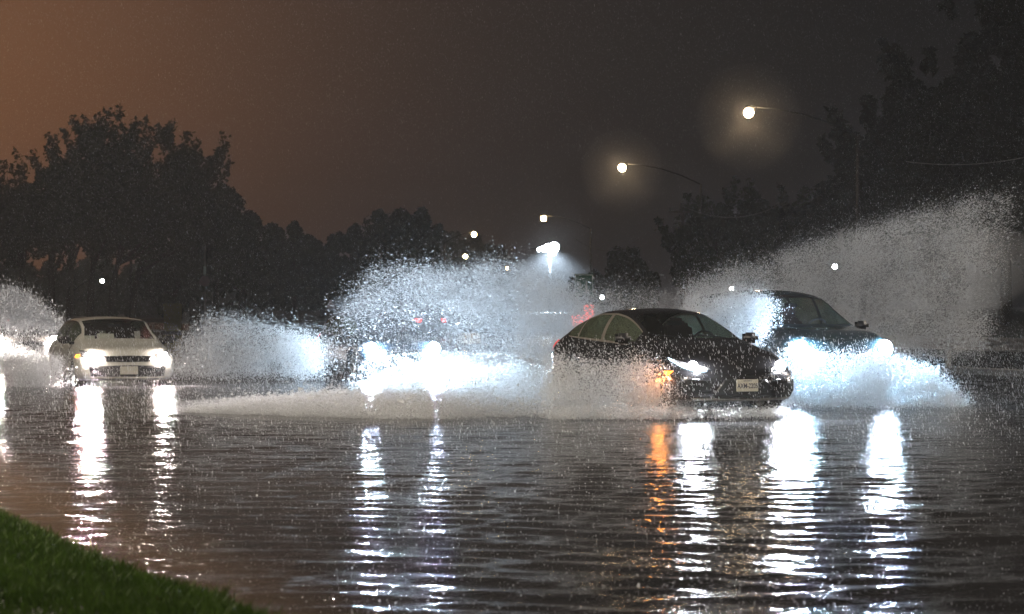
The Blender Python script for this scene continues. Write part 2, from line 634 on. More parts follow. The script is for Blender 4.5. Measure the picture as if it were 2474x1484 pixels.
    cb.box((-.3, 0, fl), (2.2, 1.3, .05))
    cb.box((P['cowl'] - .28, 0, interp(P['belt'], .9) - .09), (.42, 1.35, .16), .04)
    cb.build('dashboard', M['cabin'], root)
    roof = interp(P['top'], -.6)
    for sx in (-.15, -1.0):
        for s_ in (-1, 1):
            st = MB()
            st.box((sx, s_ * .37, fl + .28), (.5, .5, .2), .05)
            st.box((sx - .3, s_ * .37, fl + .60), (.15, .48, .62), .06, Matrix.Rotation(R(-12), 3, 'Y'))
            st.box((sx - .36, s_ * .37, min(fl + .98, roof - .22)), (.1, .26, .17), .04)
            st.build('seat', M['seat'], root)
    sw = MB()
    for q in range(20):
        a, b = q * math.pi / 10, (q + 1) * math.pi / 10
        cx, cz = P['cowl'] - .52, interp(P['belt'], .9) + .03
        sw.tube([(cx + .06 * math.sin(a), .37 + .18 * math.cos(a), cz + .17 * math.sin(a)),
                 (cx + .06 * math.sin(b), .37 + .18 * math.cos(b), cz + .17 * math.sin(b))], .014, 6)
    sw.box((P['cowl'] - .52, .37, interp(P['belt'], .9) + .02), (.03, .3, .05), .01)
    sw.build('steering_wheel', M['plastic'], root)
    MB().box((P['header'] + .16, 0, interp(P['top'], P['header'] + .16) - .09), (.03, .22, .06), .01).build('rear_view_mirror', M['plastic'], root)
    # ---------------- mirrors
    for s_ in (-1, 1):
        zx = P['cowl'] - .22
        zb = interp(P['belt'], zx)
        yb = interp(P['halft'], zx)
        mm = MB()
        mm.box((zx - .01, s_ * (yb + .15), zb + .095), (.13, .22, .145), .045)
        mm.box((zx, s_ * (yb + .02), zb + .03), (.08, .10, .05), .012)
        mo = mm.build('door_mirror', M['plastic'], root, True)
        MB().box((zx - .079, s_ * (yb + .15), zb + .095), (.006, .18, .11), .002).build('mirror_glass', M['chrome'], mo)
    # ---------------- handles and seams
    if detail >= 2:
        for s_ in (-1, 1):
            for k, (a, b) in enumerate(P['panes'][:2]):
                hx = b + .12
                zz = interp(P['belt'], hx) - .10
                hit = shoot((hx, s_ * 5, zz), (0, -s_, 0), 0)
                if hit:
                    MB().box((hx, hit.y + s_ * .018, zz), (.20, .03, .028), .009).build('door_handle', M['chrome'] if detail >= 3 else paint, root, True)
                for e in ((b - .05), (a + .04) if k == 0 else (b - .05)):
                    z1 = interp(P['belt'], e) - .02
                    patch('door_seam', [(e, z1), (e + .012, z1)], [(e, P['low'] + .1), (e + .012, P['low'] + .1)], (0, -s_, 0), M['seam'], rows=12, cols=1, off=.0025)
    # ---------------- front
    yl = W * .60
    def lines(pts, s_): return [(s_ * p[0], p[1]) for p in pts]
    hl = []
    for s_ in (-1, 1):
        if detail >= 3:
            tp = [(.46, .645), (.56, .675), (.66, .70), (.74, .73), (.80, .77)]
            bt = [(.46, .615), (.56, .605), (.66, .615), (.74, .66), (.80, .755)]
        else:
            tp = [(W * .58, nose + .01), (W * .72, nose + .05), (W * .88, nose + .09)]
            bt = [(W * .58, nose - .08), (W * .72, nose - .10), (W * .88, nose - .03)]
        h = patch('headlight', lines(tp, s_), lines(bt, s_), (-1, 0, 0), M['lens'], off=.008)
        cz = sum(p[1] for p in tp + bt) / len(tp + bt) - .005
        yc = .63 if detail >= 3 else W * .74
        hit = shoot((6, s_ * yc, cz), (-1, 0, 0), .0)
        rr = .062 if detail >= 3 else (.066 if paint is M['white_paint'] else .125)
        em = MB().lathe([(.001, .03), (rr * .6, .024), (rr, .008), (rr, -.02)], 'x', (hit.x + .01, s_ * yc, cz), 16)
        if lights:
            em.build('bulb', lamp_mat, h, True)
            if detail >= 3:
                patch('running_light', lines([(.50, .612), (.58, .610), (.66, .628), (.74, .672), (.80, .765)], s_),
                      lines([(.50, .597), (.58, .592), (.66, .606), (.74, .645), (.806, .735)], s_), (-1, 0, 0), M['drl'], rows=2, off=.014, parent=h)
            light('headlight_beam', 'SPOT', (hit.x + .10, s_ * yc, cz), lamp_w, lamp_col, root, .04,
                  (math.cos(R(31)), s_ * .03, -math.sin(R(31))), R(62), .12)
            light('headlight_spill', 'POINT', (hit.x + .12, s_ * yc, cz + .02), stray_w, lamp_col, root, .05)
        else:
            em.build('bulb', M['lens'], h, True)
    if detail >= 3:
        patch('grille', [(-.47, .635), (-.2, .615), (0, .61), (.2, .615), (.47, .635)],
              [(-.42, .585), (-.2, .56), (0, .555), (.2, .56), (.42, .585)], (-1, 0, 0), M['gloss_black'], off=.010, cols=24)
        patch('lower_grille', [(-.30, .50), (0, .50), (.30, .50)], [(-.45, .30), (0, .30), (.45, .30)], (-1, 0, 0), M['plastic'], off=.006, cols=20)
        patch('bumper_lip', [(-.70, .265), (0, .255), (.70, .265)], [(-.68, .245), (0, .235), (.68, .245)], (-1, 0, 0), M['steel'], off=.014, cols=24, rows=2)
        for s_ in (-1, 1):
            patch('fog_recess', lines([(.40, .475), (.55, .485), (.74, .50)], s_), lines([(.47, .34), (.58, .33), (.74, .35)], s_), (-1, 0, 0), M['gloss_black'], off=.007)
            patch('fog_trim', lines([(.38, .488), (.55, .498), (.74, .512)], s_), lines([(.39, .477), (.55, .487), (.74, .502)], s_), (-1, 0, 0), M['chrome'], off=.012, rows=1)
            patch('side_marker', [(1.83, .60), (1.90, .60), (1.97, .60)], [(1.875, .555), (1.90, .545), (1.925, .555)], (0, -s_, 0), M['amber'] if s_ < 0 else M['lens'], off=.012, rows=3, cols=6)
            if s_ < 0: light('marker_glow', 'POINT', (1.88, s_ * 1.0, .52), 12, (1, .3, .05), root, .03)
    else:
        patch('grille', [(-.42, nose - .03), (0, nose - .02), (.42, nose - .03)], [(-.38, nose - .13), (0, nose - .14), (.38, nose - .13)], (-1, 0, 0), M['plastic'], off=.008, cols=16)
        patch('lower_grille', [(-.66, .50), (0, .52), (.66, .50)], [(-.62, .25), (0, .24), (.62, .25)], (-1, 0, 0), M['plastic'], off=.008, cols=16)  # grille patch enlarged: its dark plastic also stands for shade on the bumper
        if lights:
            for s_ in (-1, 1):
                patch('side_marker', [(L1 - .42, nose + .0), (L1 - .34, nose + .0)], [(L1 - .42, nose - .05), (L1 - .34, nose - .05)], (0, -s_, 0), M['amber'] if s_ < 0 and paint is M['white_paint'] else M['lens'], off=.012, rows=2, cols=3)
    # number plate
    hit = shoot((6, 0, .43), (-1, 0, 0), 0)
    pl = MB().box((hit.x + .035, -.0, .425), (.012, .31, .155), .004).build('licence_plate', M['plate'], root)
    if detail >= 3:
        cu = bpy.data.curves.new('plate_lettering', 'FONT')
        cu.body = 'AXM-2205'
        cu.size = .088
        cu.align_x = 'CENTER'
        cu.align_y = 'CENTER'
        cu.extrude = .001
        cu.offset = .0012
        t = bpy.data.objects.new('plate_lettering', cu)
        COL.objects.link(t)
        t.parent = pl
        t.location = (hit.x + .0425, 0, .417)
        t.rotation_euler = (R(90), 0, R(90))
        t.scale = (.74, 1, 1)
        t.data.materials.append(M['plate_ink'])
        cu = bpy.data.curves.new('plate_heading', 'FONT')
        cu.body = 'ONTARIO'
        cu.size = .026
        cu.align_x = 'CENTER'
        cu.align_y = 'CENTER'
        cu.extrude = .001
        t = bpy.data.objects.new('plate_heading', cu)
        COL.objects.link(t)
        t.parent = pl
        t.location = (hit.x + .0425, 0, .484)
        t.rotation_euler = (R(90), 0, R(90))
        t.data.materials.append(M['plate_ink'])
        for o_ in [c for c in pl.children]:
            cu_ = o_.data
            dg = bpy.context.evaluated_depsgraph_get()
            me_ = bpy.data.meshes.new_from_object(o_.evaluated_get(dg))
            n_ = o_.name
            mw = (o_.location.copy(), o_.rotation_euler.copy(), o_.scale.copy())
            bpy.data.objects.remove(o_)
            o2 = bpy.data.objects.new(n_, me_)
            COL.objects.link(o2)
            o2.parent = pl
            o2.location, o2.rotation_euler, o2.scale = mw
        wp = MB()
        for (y0, y1) in ((.62, .02), (-.02, -.60)):
            wp.tube([(P['cowl'] + .0, y0, interp(P['top'], P['cowl']) - .03), (P['cowl'] - .03, (y0 + y1) / 2, interp(P['top'], P['cowl'] - .02) + .01),
                     (P['cowl'] - .06, y1, interp(P['top'], P['cowl'] - .06) + .014)], .009, 6)
        wp.build('wiper', M['plastic'], root)
    # tail lamps
    zt = interp(P['belt'], L0 + .15)
    for s_ in (-1, 1):
        patch('tail_light', [(L0 + .06, zt - .02), (L0 + .34, zt - .01)], [(L0 + .0, zt - .22), (L0 + .16, zt - .16)], (0, -s_, 0), M['tail_dim'], off=.01, rows=3, cols=5)
        patch('brake_light', lines([(W * .55, zt - .02), (W * .84, zt - .02)], s_), lines([(W * .58, zt - .18), (W * .84, zt - .2)], s_), (1, 0, 0), M['tail'] if lights else M['tail'], off=.012, rows=3, cols=5)
    return root


YAW = TH - math.pi / 2
def place(xc, Y, z=0.0):
    """ground point under view column xc (2473 px view)"""
    p = at(xc, 0, Y)
    return (p.x, p.y, z)


sedan = build_car(SEDAN, M['dark_paint'], place(1612, 33.2, .02), YAW + R(2.5), M['head_cool'], (.88, .94, 1), 1500, 40, 'sedan', 3)
tag(sedan, 'dark grey fastback sedan with lit headlights and amber side marker ploughing through flood water', 'car', 'cars driving through the flood')
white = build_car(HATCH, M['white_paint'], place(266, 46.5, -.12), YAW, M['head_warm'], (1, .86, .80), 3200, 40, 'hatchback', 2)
white.scale = (1, 1.07, .95)
tag(white, 'cream white hatchback with both headlights on at the left of the flooded road', 'car', 'cars driving through the flood')
blue = build_car(HATCH, M['blue_paint'], place(912, 49.5, -.08), YAW, M['head_blue'], (.64, .84, 1), 24000, 420, 'wagon', 2)
tag(blue, 'dark blue car with glaring headlights almost hidden inside the wide dome of spray', 'car', 'cars driving through the flood')
suv = build_car(SUV, M['teal_paint'], place(1885, 38.4), YAW, M['head_blue'], (.34, .70, 1), 1150, 110, 'sport_utility_vehicle', 2)
tag(suv, 'tall teal grey sport utility vehicle behind the dark sedan with glaring headlights', 'car', 'cars driving through the flood')
for (x, y, z, w, h) in ((.88, -.5, 1.045, .20, .09), (.80, -.2, 1.07, .30, .12), (.72, .38, 1.08, .10, .2)):
    MB().box((x - .06, y, z), (.01, w, h), .002, Matrix.Rotation(R(-30), 3, 'Y')).build('dashboard_paper', M['plate'], white)
left = build_car(HATCH, M['grey_paint'], place(40, 58.0, -.05), YAW, M['head_warm'], (1, .88, .80), 3500, 300, 'hatchback', 2)
tag(left, 'grey car following the white hatchback inside the spray at the left edge', 'car', 'cars driving through the flood')


# ------------------------------------------------------------------ far cars driving away
def far_car(px, py, Y, label, group='distant cars seen as red tail lights'):
    p = at(px, py, Y)
    r = build_car(HATCH, M['grey_paint'], (p.x, p.y, -.05), YAW + math.pi, M['head_warm'], (1, .9, .8), 0, 0, 'distant_car', 1, lights=False)
    tag(r, label, 'car', group)
    return r
far_car(858, 790, 112, 'distant car driving away, its red tail lights showing left of the dome of spray')
far_car(1014, 790, 118, 'distant car driving away, its red tail lights seen through the dome of spray')
far_car(36, 750, 120, 'distant car driving away behind the spray at the left edge')

# ------------------------------------------------------------------ ground, water, kerbs
def ground_z(u):
    if u < 1.7: return .02
    if u < 45: return -.09
    t = min(1.0, (u - 45) / 16)
    return -.09 + 1.1 * t * t * (3 - 2 * t)

us = [-60, -20, -4, 1.5, 1.6, 1.75, 10, 20, 26, 27, 30, 44.5] + [45 + i * 1.6 for i in range(11)] + [90, 160, 300, 700, 1400]
vs = list(range(-60, 400, 20)) + [450, 550, 700, 900, 1200, 1600]
V = [road(u, v, ground_z(u)) for u in us for v in vs]
Fc = [(i * len(vs) + j, i * len(vs) + j + 1, (i + 1) * len(vs) + j + 1, (i + 1) * len(vs) + j) for i in range(len(us) - 1) for j in range(len(vs) - 1)]
g = mesh_py('ground', V, Fc, noisy(mat('wet_ground', rough=.5), (.02, .024, .013), (.05, .05, .03), .7, detail=6, bump=.4), None, True)
tag(g, kind='structure')
V = [road(26.9, v, -.02) for v in (-20, 400)] + [road(44.4, v, -.02) for v in (-20, 400)]
g = mesh_py('far_road', V, [(0, 1, 3, 2)], noisy(mat('wet_asphalt'), (.035, .034, .034), (.06, .058, .055), .5, rough=(.12, .35), bump=.3))
tag(g, kind='structure')
# lane lines of the far carriageway
mk = MB()
for v in range(0, 260, 9):
    a, b = road(35.6, v, -.016), road(35.75, v, -.016)
    c, d = road(35.75, v + 3, -.016), road(35.6, v + 3, -.016)
    mk.add([a, b, c, d], [(0, 1, 2, 3)])
tag(mk.build('lane_marking', mat('road_paint', (.7, .7, .66), .4)), kind='structure')
# median kerb
kb = MB()
for v in range(-20, 380, 4):
    kb.add([road(26.2, v, -.05), road(26.9, v, -.05), road(26.9, v + 3.98, -.05), road(26.2, v + 3.98, -.05),
            road(26.25, v, .13), road(26.85, v, .13), road(26.85, v + 3.98, .13), road(26.25, v + 3.98, .13)],
           [(0, 1, 5, 4), (1, 2, 6, 5), (2, 3, 7, 6), (3, 0, 4, 7), (4, 5, 6, 7)])
tag(kb.build('median_kerb', M['concrete']), kind='structure')

# flood water: a rippled sheet
def water():
    ny, nx = 900, 520
    # rows get closer together near the kerb where the ripples are seen largest
    y = np.geomspace(9.0, 70.0, ny)
    t = np.linspace(-1, 1, nx)
    Y, T = np.meshgrid(y, t, indexing='ij')
    X = T * (Y * .25 + 1.2)
    U = math.cos(TH) * X + math.sin(TH) * Y
    Z = np.zeros_like(X)
    rg = np.random.default_rng(3)
    amp_far = np.clip(14.0 / Y, .25, 1.2)
    for k in range(60):
        lam = rg.uniform(.13, .50) if k < 53 else rg.uniform(.9, 2.0)
        th = rg.normal(math.pi / 2 + .10, .33)
        kx, ky = math.cos(th) * 2 * math.pi / lam, math.sin(th) * 2 * math.pi / lam
        ph = rg.uniform(0, 6.28)
        px, py = rg.uniform(-.5, .5, 2)
        warp = .35 * np.sin(X * .8 + px * 9 + Y * .3) + .3 * np.sin(Y * .6 - X * .5 + py * 9)
        Z += lam * (.0016 if lam < .6 else .0006) * np.sin(kx * X + ky * Y + ph + warp * 2.2)
    # wakes: curved swells pushed towards the kerb from the passing cars
    for (cx, cy, r0, lam, a, n, da) in ((2.6, 33., 0, .50, .0055, 0, 0), (-7.5, 47., 0, .8, .0035, 0, 0), (7.0, 30., 0, .62, .004, 0, 0)):
        r = np.hypot(X - cx, Y - cy)
        env = np.exp(-((r - 17) / 7.5) ** 2)
        w = np.sin(2 * math.pi * (r + .5 * np.sin(X * .9 + cx)) / lam)
        Z += a * env * (np.sign(w) * np.abs(w) ** .8)
    # two steep crests at lower right
    for (x0, y0, sl, wd, a) in ((3.2, 13.1, .42, .06, .030), (3.4, 15.4, .30, .05, .018), (3.0, 16.9, .55, .05, .016)):
        dd = (Y - y0) - sl * (X - x0) - .25 * np.sin((X - x0) * 1.3) - .09 * np.sin((X - x0) * 4)
        e = np.exp(-((X - x0) / 1.9) ** 2)
        Z += a * e * np.exp(-(dd / (wd * 2.2)) ** 2)
    Z = Z * (.55 + .45 * amp_far) * np.clip((70 - Y) / 10, 0, 1)
    # keep it on the road
    ucl = np.clip(U, 1.80, 26.2)
    X = X + (ucl - U) * math.cos(TH)
    Y = Y + (ucl - U) * math.sin(TH)
    V = np.stack([X, Y, Z], -1).reshape(-1, 3)
    i, j = np.meshgrid(np.arange(ny - 1), np.arange(nx - 1), indexing='ij')
    a = (i * nx + j).ravel()
    Fq = np.stack([a, a + 1, a + nx + 1, a + nx], -1)
    # drop quads squeezed flat by the clamp
    Uc = U.reshape(-1)
    ok = ~(((Uc[Fq] < 1.80).all(1)) | ((Uc[Fq] > 26.2).all(1)))
    Fq = Fq[ok]
    m = bpy.data.materials.new('flood_water')
    m.use_nodes = True
    nt = m.node_tree
    N, L = nt.nodes, nt.links
    b = N['Principled BSDF']
    b.inputs['Roughness'].default_value = .085
    b.inputs['IOR'].default_value = 1.45
    tc = N.new('ShaderNodeTexCoord')
    n0 = N.new('ShaderNodeTexNoise')
    n0.inputs['Scale'].default_value = .35
    L.new(tc.outputs['Object'], n0.inputs['Vector'])
    r = N.new('ShaderNodeValToRGB')
    r.color_ramp.elements[0].color = (.016, .017, .020, 1)
    r.color_ramp.elements[1].color = (.034, .033, .034, 1)
    L.new(n0.outputs['Fac'], r.inputs['Fac'])
    # muddy shallows over the gutter beside the kerb
    ud = N.new('ShaderNodeVectorMath'); ud.operation = 'DOT_PRODUCT'
    ud.inputs[1].default_value = (LAT.x, LAT.y, 0)
    L.new(tc.outputs['Object'], ud.inputs[0])
    um = N.new('ShaderNodeMapRange')
    um.inputs['From Min'].default_value = 3.3
    um.inputs['From Max'].default_value = 2.6
    L.new(ud.outputs['Value'], um.inputs['Value'])
    mx = N.new('ShaderNodeMix'); mx.data_type = 'RGBA'
    mx.inputs['B'].default_value = (.070, .050, .036, 1)
    L.new(um.outputs['Result'], mx.inputs['Factor'])
    L.new(r.outputs['Color'], mx.inputs['A'])
    L.new(mx.outputs['Result'], b.inputs['Base Color'])
    mp = N.new('ShaderNodeMapping')
    mp.inputs['Rotation'].default_value = (0, 0, R(6))
    mp.inputs['Scale'].default_value = (.7, 1, 1)
    L.new(tc.outputs['Object'], mp.inputs['Vector'])
    prev = None
    for (sc, st, dist, det) in ((5.0, .55, .03, 3), (26, 1.0, .009, 3)):
        n = N.new('ShaderNodeTexNoise')
        n.inputs['Scale'].default_value = sc
        n.inputs['Detail'].default_value = det
        n.inputs['Distortion'].default_value = .6
        L.new(mp.outputs['Vector'], n.inputs['Vector'])
        bp = N.new('ShaderNodeBump')
        bp.inputs['Strength'].default_value = st
        bp.inputs['Distance'].default_value = dist
        L.new(n.outputs['Fac'], bp.inputs['Height'])
        if prev: L.new(prev.outputs['Normal'], bp.inputs['Normal'])
        prev = bp
    # pits and rings of raindrops
    vo = N.new('ShaderNodeTexVoronoi')
    vo.inputs['Scale'].default_value = 7.0
    L.new(tc.outputs['Object'], vo.inputs['Vector'])
    mr = N.new('ShaderNodeMapRange')
    mr.inputs['From Min'].default_value = 0
    mr.inputs['From Max'].default_value = .3
    L.new(vo.outputs['Distance'], mr.inputs['Value'])
    sn = N.new('ShaderNodeMath'); sn.operation = 'MULTIPLY'; sn.inputs[1].default_value = 14
    L.new(mr.outputs['Result'], sn.inputs[0])
    s2 = N.new('ShaderNodeMath'); s2.operation = 'SINE'
    L.new(sn.outputs[0], s2.inputs[0])
    s3 = N.new('ShaderNodeMath'); s3.operation = 'SUBTRACT'; s3.inputs[0].default_value = 1
    L.new(mr.outputs['Result'], s3.inputs[1])
    s4 = N.new('ShaderNodeMath'); s4.operation = 'MULTIPLY'
    L.new(s2.outputs[0], s4.inputs[0]); L.new(s3.outputs[0], s4.inputs[1])
    bp = N.new('ShaderNodeBump')
    bp.inputs['Strength'].default_value = .45
    bp.inputs['Distance'].default_value = .004
    L.new(s4.outputs[0], bp.inputs['Height'])
    L.new(prev.outputs['Normal'], bp.inputs['Normal'])
    L.new(bp.outputs['Normal'], b.inputs['Normal'])
    w = mesh_np('flood_water', V, Fq, m, smooth=True)
    tag(w, kind='structure')
    # farther flooded road beyond the rippled sheet
    V2 = [road(1.9, 62, -.012), road(26.2, 62, -.012), road(26.2, 395, -.012), road(1.9, 395, -.012)]
    w2 = mesh_py('distant_water', V2, [(0, 1, 2, 3)], m)
    tag(w2, kind='structure')
water()

# near kerb and grass bank
def kerb_u(v):
    return max(1.9, 2.50 - .085 * (v - 11.0)) + .03 * math.sin(v * .9) + .04 * math.sin(v * 2.3) + .025 * math.sin(v * 5.1)
kb = MB()
for k in range(0, 60):
    v = 2 + k * .6
    v2 = v + .595
    a, b = kerb_u(v), kerb_u(v2)
    kb.add([road(a - .02, v, -.08), road(a - .17, v, -.08), road(b - .17, v2, -.08), road(b - .02, v2, -.08),
            road(a - .04, v, .035), road(a - .17, v, .04), road(b - .17, v2, .04), road(b - .04, v2, .035)],
           [(0, 1, 5, 4), (1, 2, 6, 5), (2, 3, 7, 6), (3, 0, 4, 7), (4, 5, 6, 7)])
tag(kb.build('near_kerb', M['concrete']), kind='structure')

def bank_z(u, v):
    t = max(0.0, kerb_u(v) - .15 - u)
    return .03 + .10 * min(1, t / .25) + .10 * min(1, t / 1.5) + .02 * math.sin(u * 3 + v * 2.1) * min(1, t)
us2 = np.linspace(-5, 2.14, 60)
vs2 = np.linspace(0, 40, 120)
V = [road(u + (kerb_u(v) - 2.30), v, bank_z(u + (kerb_u(v) - 2.30), v)) for u in us2 for v in vs2]
n2 = len(vs2)
Fc = [(i * n2 + j, i * n2 + j + 1, (i + 1) * n2 + j + 1, (i + 1) * n2 + j) for i in range(len(us2) - 1) for j in range(n2 - 1)]
g = mesh_py('grass_bank', V, Fc, noisy(mat('bank_soil', rough=.9), (.012, .02, .006), (.03, .04, .012), 3, bump=.5), None, True)
tag(g, kind='structure')

def grass(n=150000):
    v = 8.0 + RNG.random(n) * 13.0
    ku = np.maximum(1.9, 2.50 - .085 * (v - 11.0)) + .03 * np.sin(v * .9) + .04 * np.sin(v * 2.3) + .025 * np.sin(v * 5.1)
    u = ku - RNG.random(n) * 3.2
    X = LAT.x * u - FWD.x * v
    Yy = LAT.y * u - FWD.y * v
    t = np.clip(ku - .15 - u, 0, 9)
    z = .03 + .10 * np.minimum(1, t / .25) + .10 * np.minimum(1, t / 1.5) + .02 * np.sin(u * 3 + v * 2.1) * np.minimum(1, t)
    clump = .5 + .5 * np.sin(X * 5 + np.sin(Yy * 4) * 2) * np.sin(Yy * 3.3 + 1)
    keep = RNG.random(n) < np.clip(.55 + clump, 0, 1) * np.clip((ku - .02 - u) / .12, 0, 1)
    X, Yy, z, clump = X[keep], Yy[keep], z[keep], clump[keep]
    n = len(X)
    h = RNG.uniform(.03, .085, n) * (.6 + .9 * clump)
    a = RNG.uniform(0, 6.283, n)
    w = RNG.uniform(.0025, .005, n)
    lean = RNG.uniform(.1, .8, n) * h
    la = RNG.uniform(0, 6.283, n)
    dx, dy = np.cos(a) * w, np.sin(a) * w
    lx, ly = np.cos(la) * lean, np.sin(la) * lean
    P0 = np.stack([X - dx, Yy - dy, z - .01], -1)
    P1 = np.stack([X + dx, Yy + dy, z - .01], -1)
    P2 = np.stack([X + lx * .35 + dx * .8, Yy + ly * .35 + dy * .8, z + h * .6], -1)
    P3 = np.stack([X + lx * .35 - dx * .8, Yy + ly * .35 - dy * .8, z + h * .6], -1)
    P4 = np.stack([X + lx, Yy + ly, z + h], -1)
    V = np.stack([P0, P1, P2, P3, P4], 1).reshape(-1, 3)
    b = np.arange(n)[:, None] * 5
    T = np.concatenate([b + [0, 1, 2], b + [0, 2, 3], b + [3, 2, 4]], 0)
    m = noisy(mat('grass_blades', rough=.45), (.10, .18, .03), (.22, .33, .08), 6, detail=5)
    m.node_tree.nodes['Principled BSDF'].inputs['Subsurface Weight'].default_value = 0
    g = mesh_np('grass', V, T, m)
    tag(g, kind='stuff')
    g['label'] = 'short wet green grass on the bank at lower left'
    g['category'] = 'grass'
grass()

# ------------------------------------------------------------------ guard rail on the median
def guard_rail():
    for seg in range(0, 20):
        v0 = 10 + seg * 12.0
        root = empty('guard_rail', road(29.0, v0, 0), TH)
        def lp(du, dv, z): return Vector((du, dv, z))
        rail = MB()
        prof = [(.0, .42), (.06, .46), (.06, .52), (.0, .56), (.0, .60), (.06, .64), (.06, .70), (.0, .74)]
        n = len(prof)
        Vr = [lp(-p[0], dv, p[1]) for dv in (0, 11.98) for p in prof] + [lp(-p[0] + .012, dv, p[1]) for dv in (0, 11.98) for p in prof]
        Fr = []
        for k in range(n - 1):
            Fr.append((k, k + 1, n + k + 1, n + k))
            Fr.append((2 * n + k, 3 * n + k, 3 * n + k + 1, 2 * n + k + 1))
        rail.add(Vr, Fr)
        rail.build('rail', M['steel'], root)
        for k in range(3):
            MB().box((.09, 2 + 4 * k, .33), (.12, .1, .78), .01).build('post', M['steel'], root)
        g = 'guard rail sections along the median'
        tag(root, 'corrugated steel guard rail section on posts along the median, like its neighbours', 'guard rail', g)
        # local axes: x across, -y along: rotate so that +y local runs along -FWD
guard_rail()


# ------------------------------------------------------------------ trees
def tree(px, ytop, ybot, hw, Y, seed, label, trunk_px=None, n=9000, leaf=.17, material='leaf', group=None, twigs=0, base_z=None, trunk_r=.22):
    rg = np.random.default_rng(seed)
    top, bot = at(px, ytop, Y), at(px, ybot, Y)
    hwm = hw * K * Y / F
    tp = at(trunk_px if trunk_px is not None else px, 700, Y)
    u = LAT.x * tp.x + LAT.y * tp.y
    gz = ground_z(u) if base_z is None else base_z
    root = empty('broadleaf_tree', (tp.x, tp.y, gz))
    c = Vector((top.x, Y, .5 * (top.z + bot.z))) - Vector((tp.x, tp.y, gz))
    rz = .5 * (top.z - bot.z)
    # lobes of foliage
    nl = 46
    P = []
    lobes = []
    for k in range(nl):
        d = rg.normal(size=3)
        d /= np.linalg.norm(d)
        rr = rg.uniform(.35, .86)
        lr = rg.uniform(.16, .34)
        lobes.append((np.array([c.x + d[0] * rr * hwm, c.y + d[1] * rr * hwm * .8, c.z + d[2] * rr * rz]), lr))
    per = n // nl
    for (lc, lr) in lobes:
        d = rg.normal(size=(per, 3))
        d /= np.linalg.norm(d, axis=1)[:, None]
        r = rg.uniform(.25, 1, per) ** .4
        s_ = np.array([hwm, hwm * .8, rz * 1.0]) * lr
        s_ = np.minimum(s_, s_.min() * 1.7)
        q = lc + d * r[:, None] * s_
        q += np.sin(q[:, [1, 2, 0]] * 3.1) * .15
        P.append(q)
    for k in range(twigs):         # thin sprays of leaves standing out of the crown
        a = rg.uniform(-1.0, 1.0)
        base = np.array([c.x + a * hwm * .8, c.y + rg.uniform(-.3, .3) * hwm, c.z + rz * .85 * math.sqrt(max(0, 1 - a * a * .7))])
        ln = rg.uniform(.6, 1.9)
        dr = np.array([a * .5 + rg.uniform(-.3, .3), 0, 1.0])
        tt = rg.random(60)
        q = base + dr * (tt[:, None] * ln) + rg.normal(size=(60, 3)) * .13
        P.append(q)
    P = np.vstack(P)
    m = len(P)
    a = rg.normal(size=(m, 3)); a /= np.linalg.norm(a, axis=1)[:, None]
    b = np.cross(a, rg.normal(size=(m, 3))); b /= np.linalg.norm(b, axis=1)[:, None]
    ls = rg.uniform(.6, 1.3, m)[:, None] * leaf
    V = np.stack([P - a * ls, P + b * ls * .55, P + a * ls, P - b * ls * .55], 1).reshape(-1, 3)
    Fq = np.arange(m * 4).reshape(-1, 4)
    mesh_np('crown', V, Fq, M[material], root)
    tr = MB()
    h = c.z + rz * .2
    bend = c.x * .8
    pts = [(0, 0, -.2), (bend * .05, 0, h * .3), (bend * .3, 0, h * .6), (c.x * .9, c.y * .5, h)]
    tr.tube(pts, [trunk_r * 1.3, trunk_r, trunk_r * .8, trunk_r * .4], 9)
    tr.build('trunk', M['bark'], root, True)
    for k in range(6):
        lc = lobes[k][0]
        s0 = Vector(pts[1]).lerp(Vector(pts[2]), .4 + .5 * rg.random())
        MB().tube([s0, s0.lerp(Vector(lc), .5) + Vector((0, 0, -.3)), Vector(lc)], [trunk_r * .45, trunk_r * .3, trunk_r * .1], 6).build('limb', M['bark'], root, True)
    tag(root, label, 'tree', group)
    return root

GL = 'trees along the far verge at left'
tree(20, 405, 640, 120, 150, 1, 'dark broadleaf tree cut off by the left edge of the photo', 60, group=GL)
tree(120, 400, 650, 100, 146, 2, 'dark broadleaf tree second from the left edge, its trunk leftmost of the five visible', 125, group=GL, twigs=6)
tree(190, 345, 640, 110, 150, 3, 'dark broadleaf tree with twiggy gaps at the top, left of the tallest crown', 168, group=GL, twigs=14, n=8000)
tree(265, 300, 660, 115, 152, 4, 'tallest dark broadleaf tree with ragged twigs at its top', 218, group=GL, twigs=22, n=10000)
tree(370, 312, 660, 130, 148, 5, 'broad dark tree right of the tallest one, behind the small yellow lamp', 268, group=GL, twigs=12, n=12000)
tree(450, 330, 680, 110, 150, 6, 'dark broadleaf tree sloping down behind the thin white pole', 318, group=GL, twigs=6, n=11000)
tree(520, 400, 740, 100, 152, 7, 'rounded dark tree directly behind the thin white pole', group=GL, n=11000, twigs=4)
tree(585, 480, 750, 65, 156, 8, 'lower dark tree closing the right end of the big left tree mass', group=GL, n=9000)
tree(430, 560, 760, 110, 162, 9, 'dark undergrowth tree below the big left crowns', group=GL, n=9000)
GM = 'hazy trees in the middle distance'
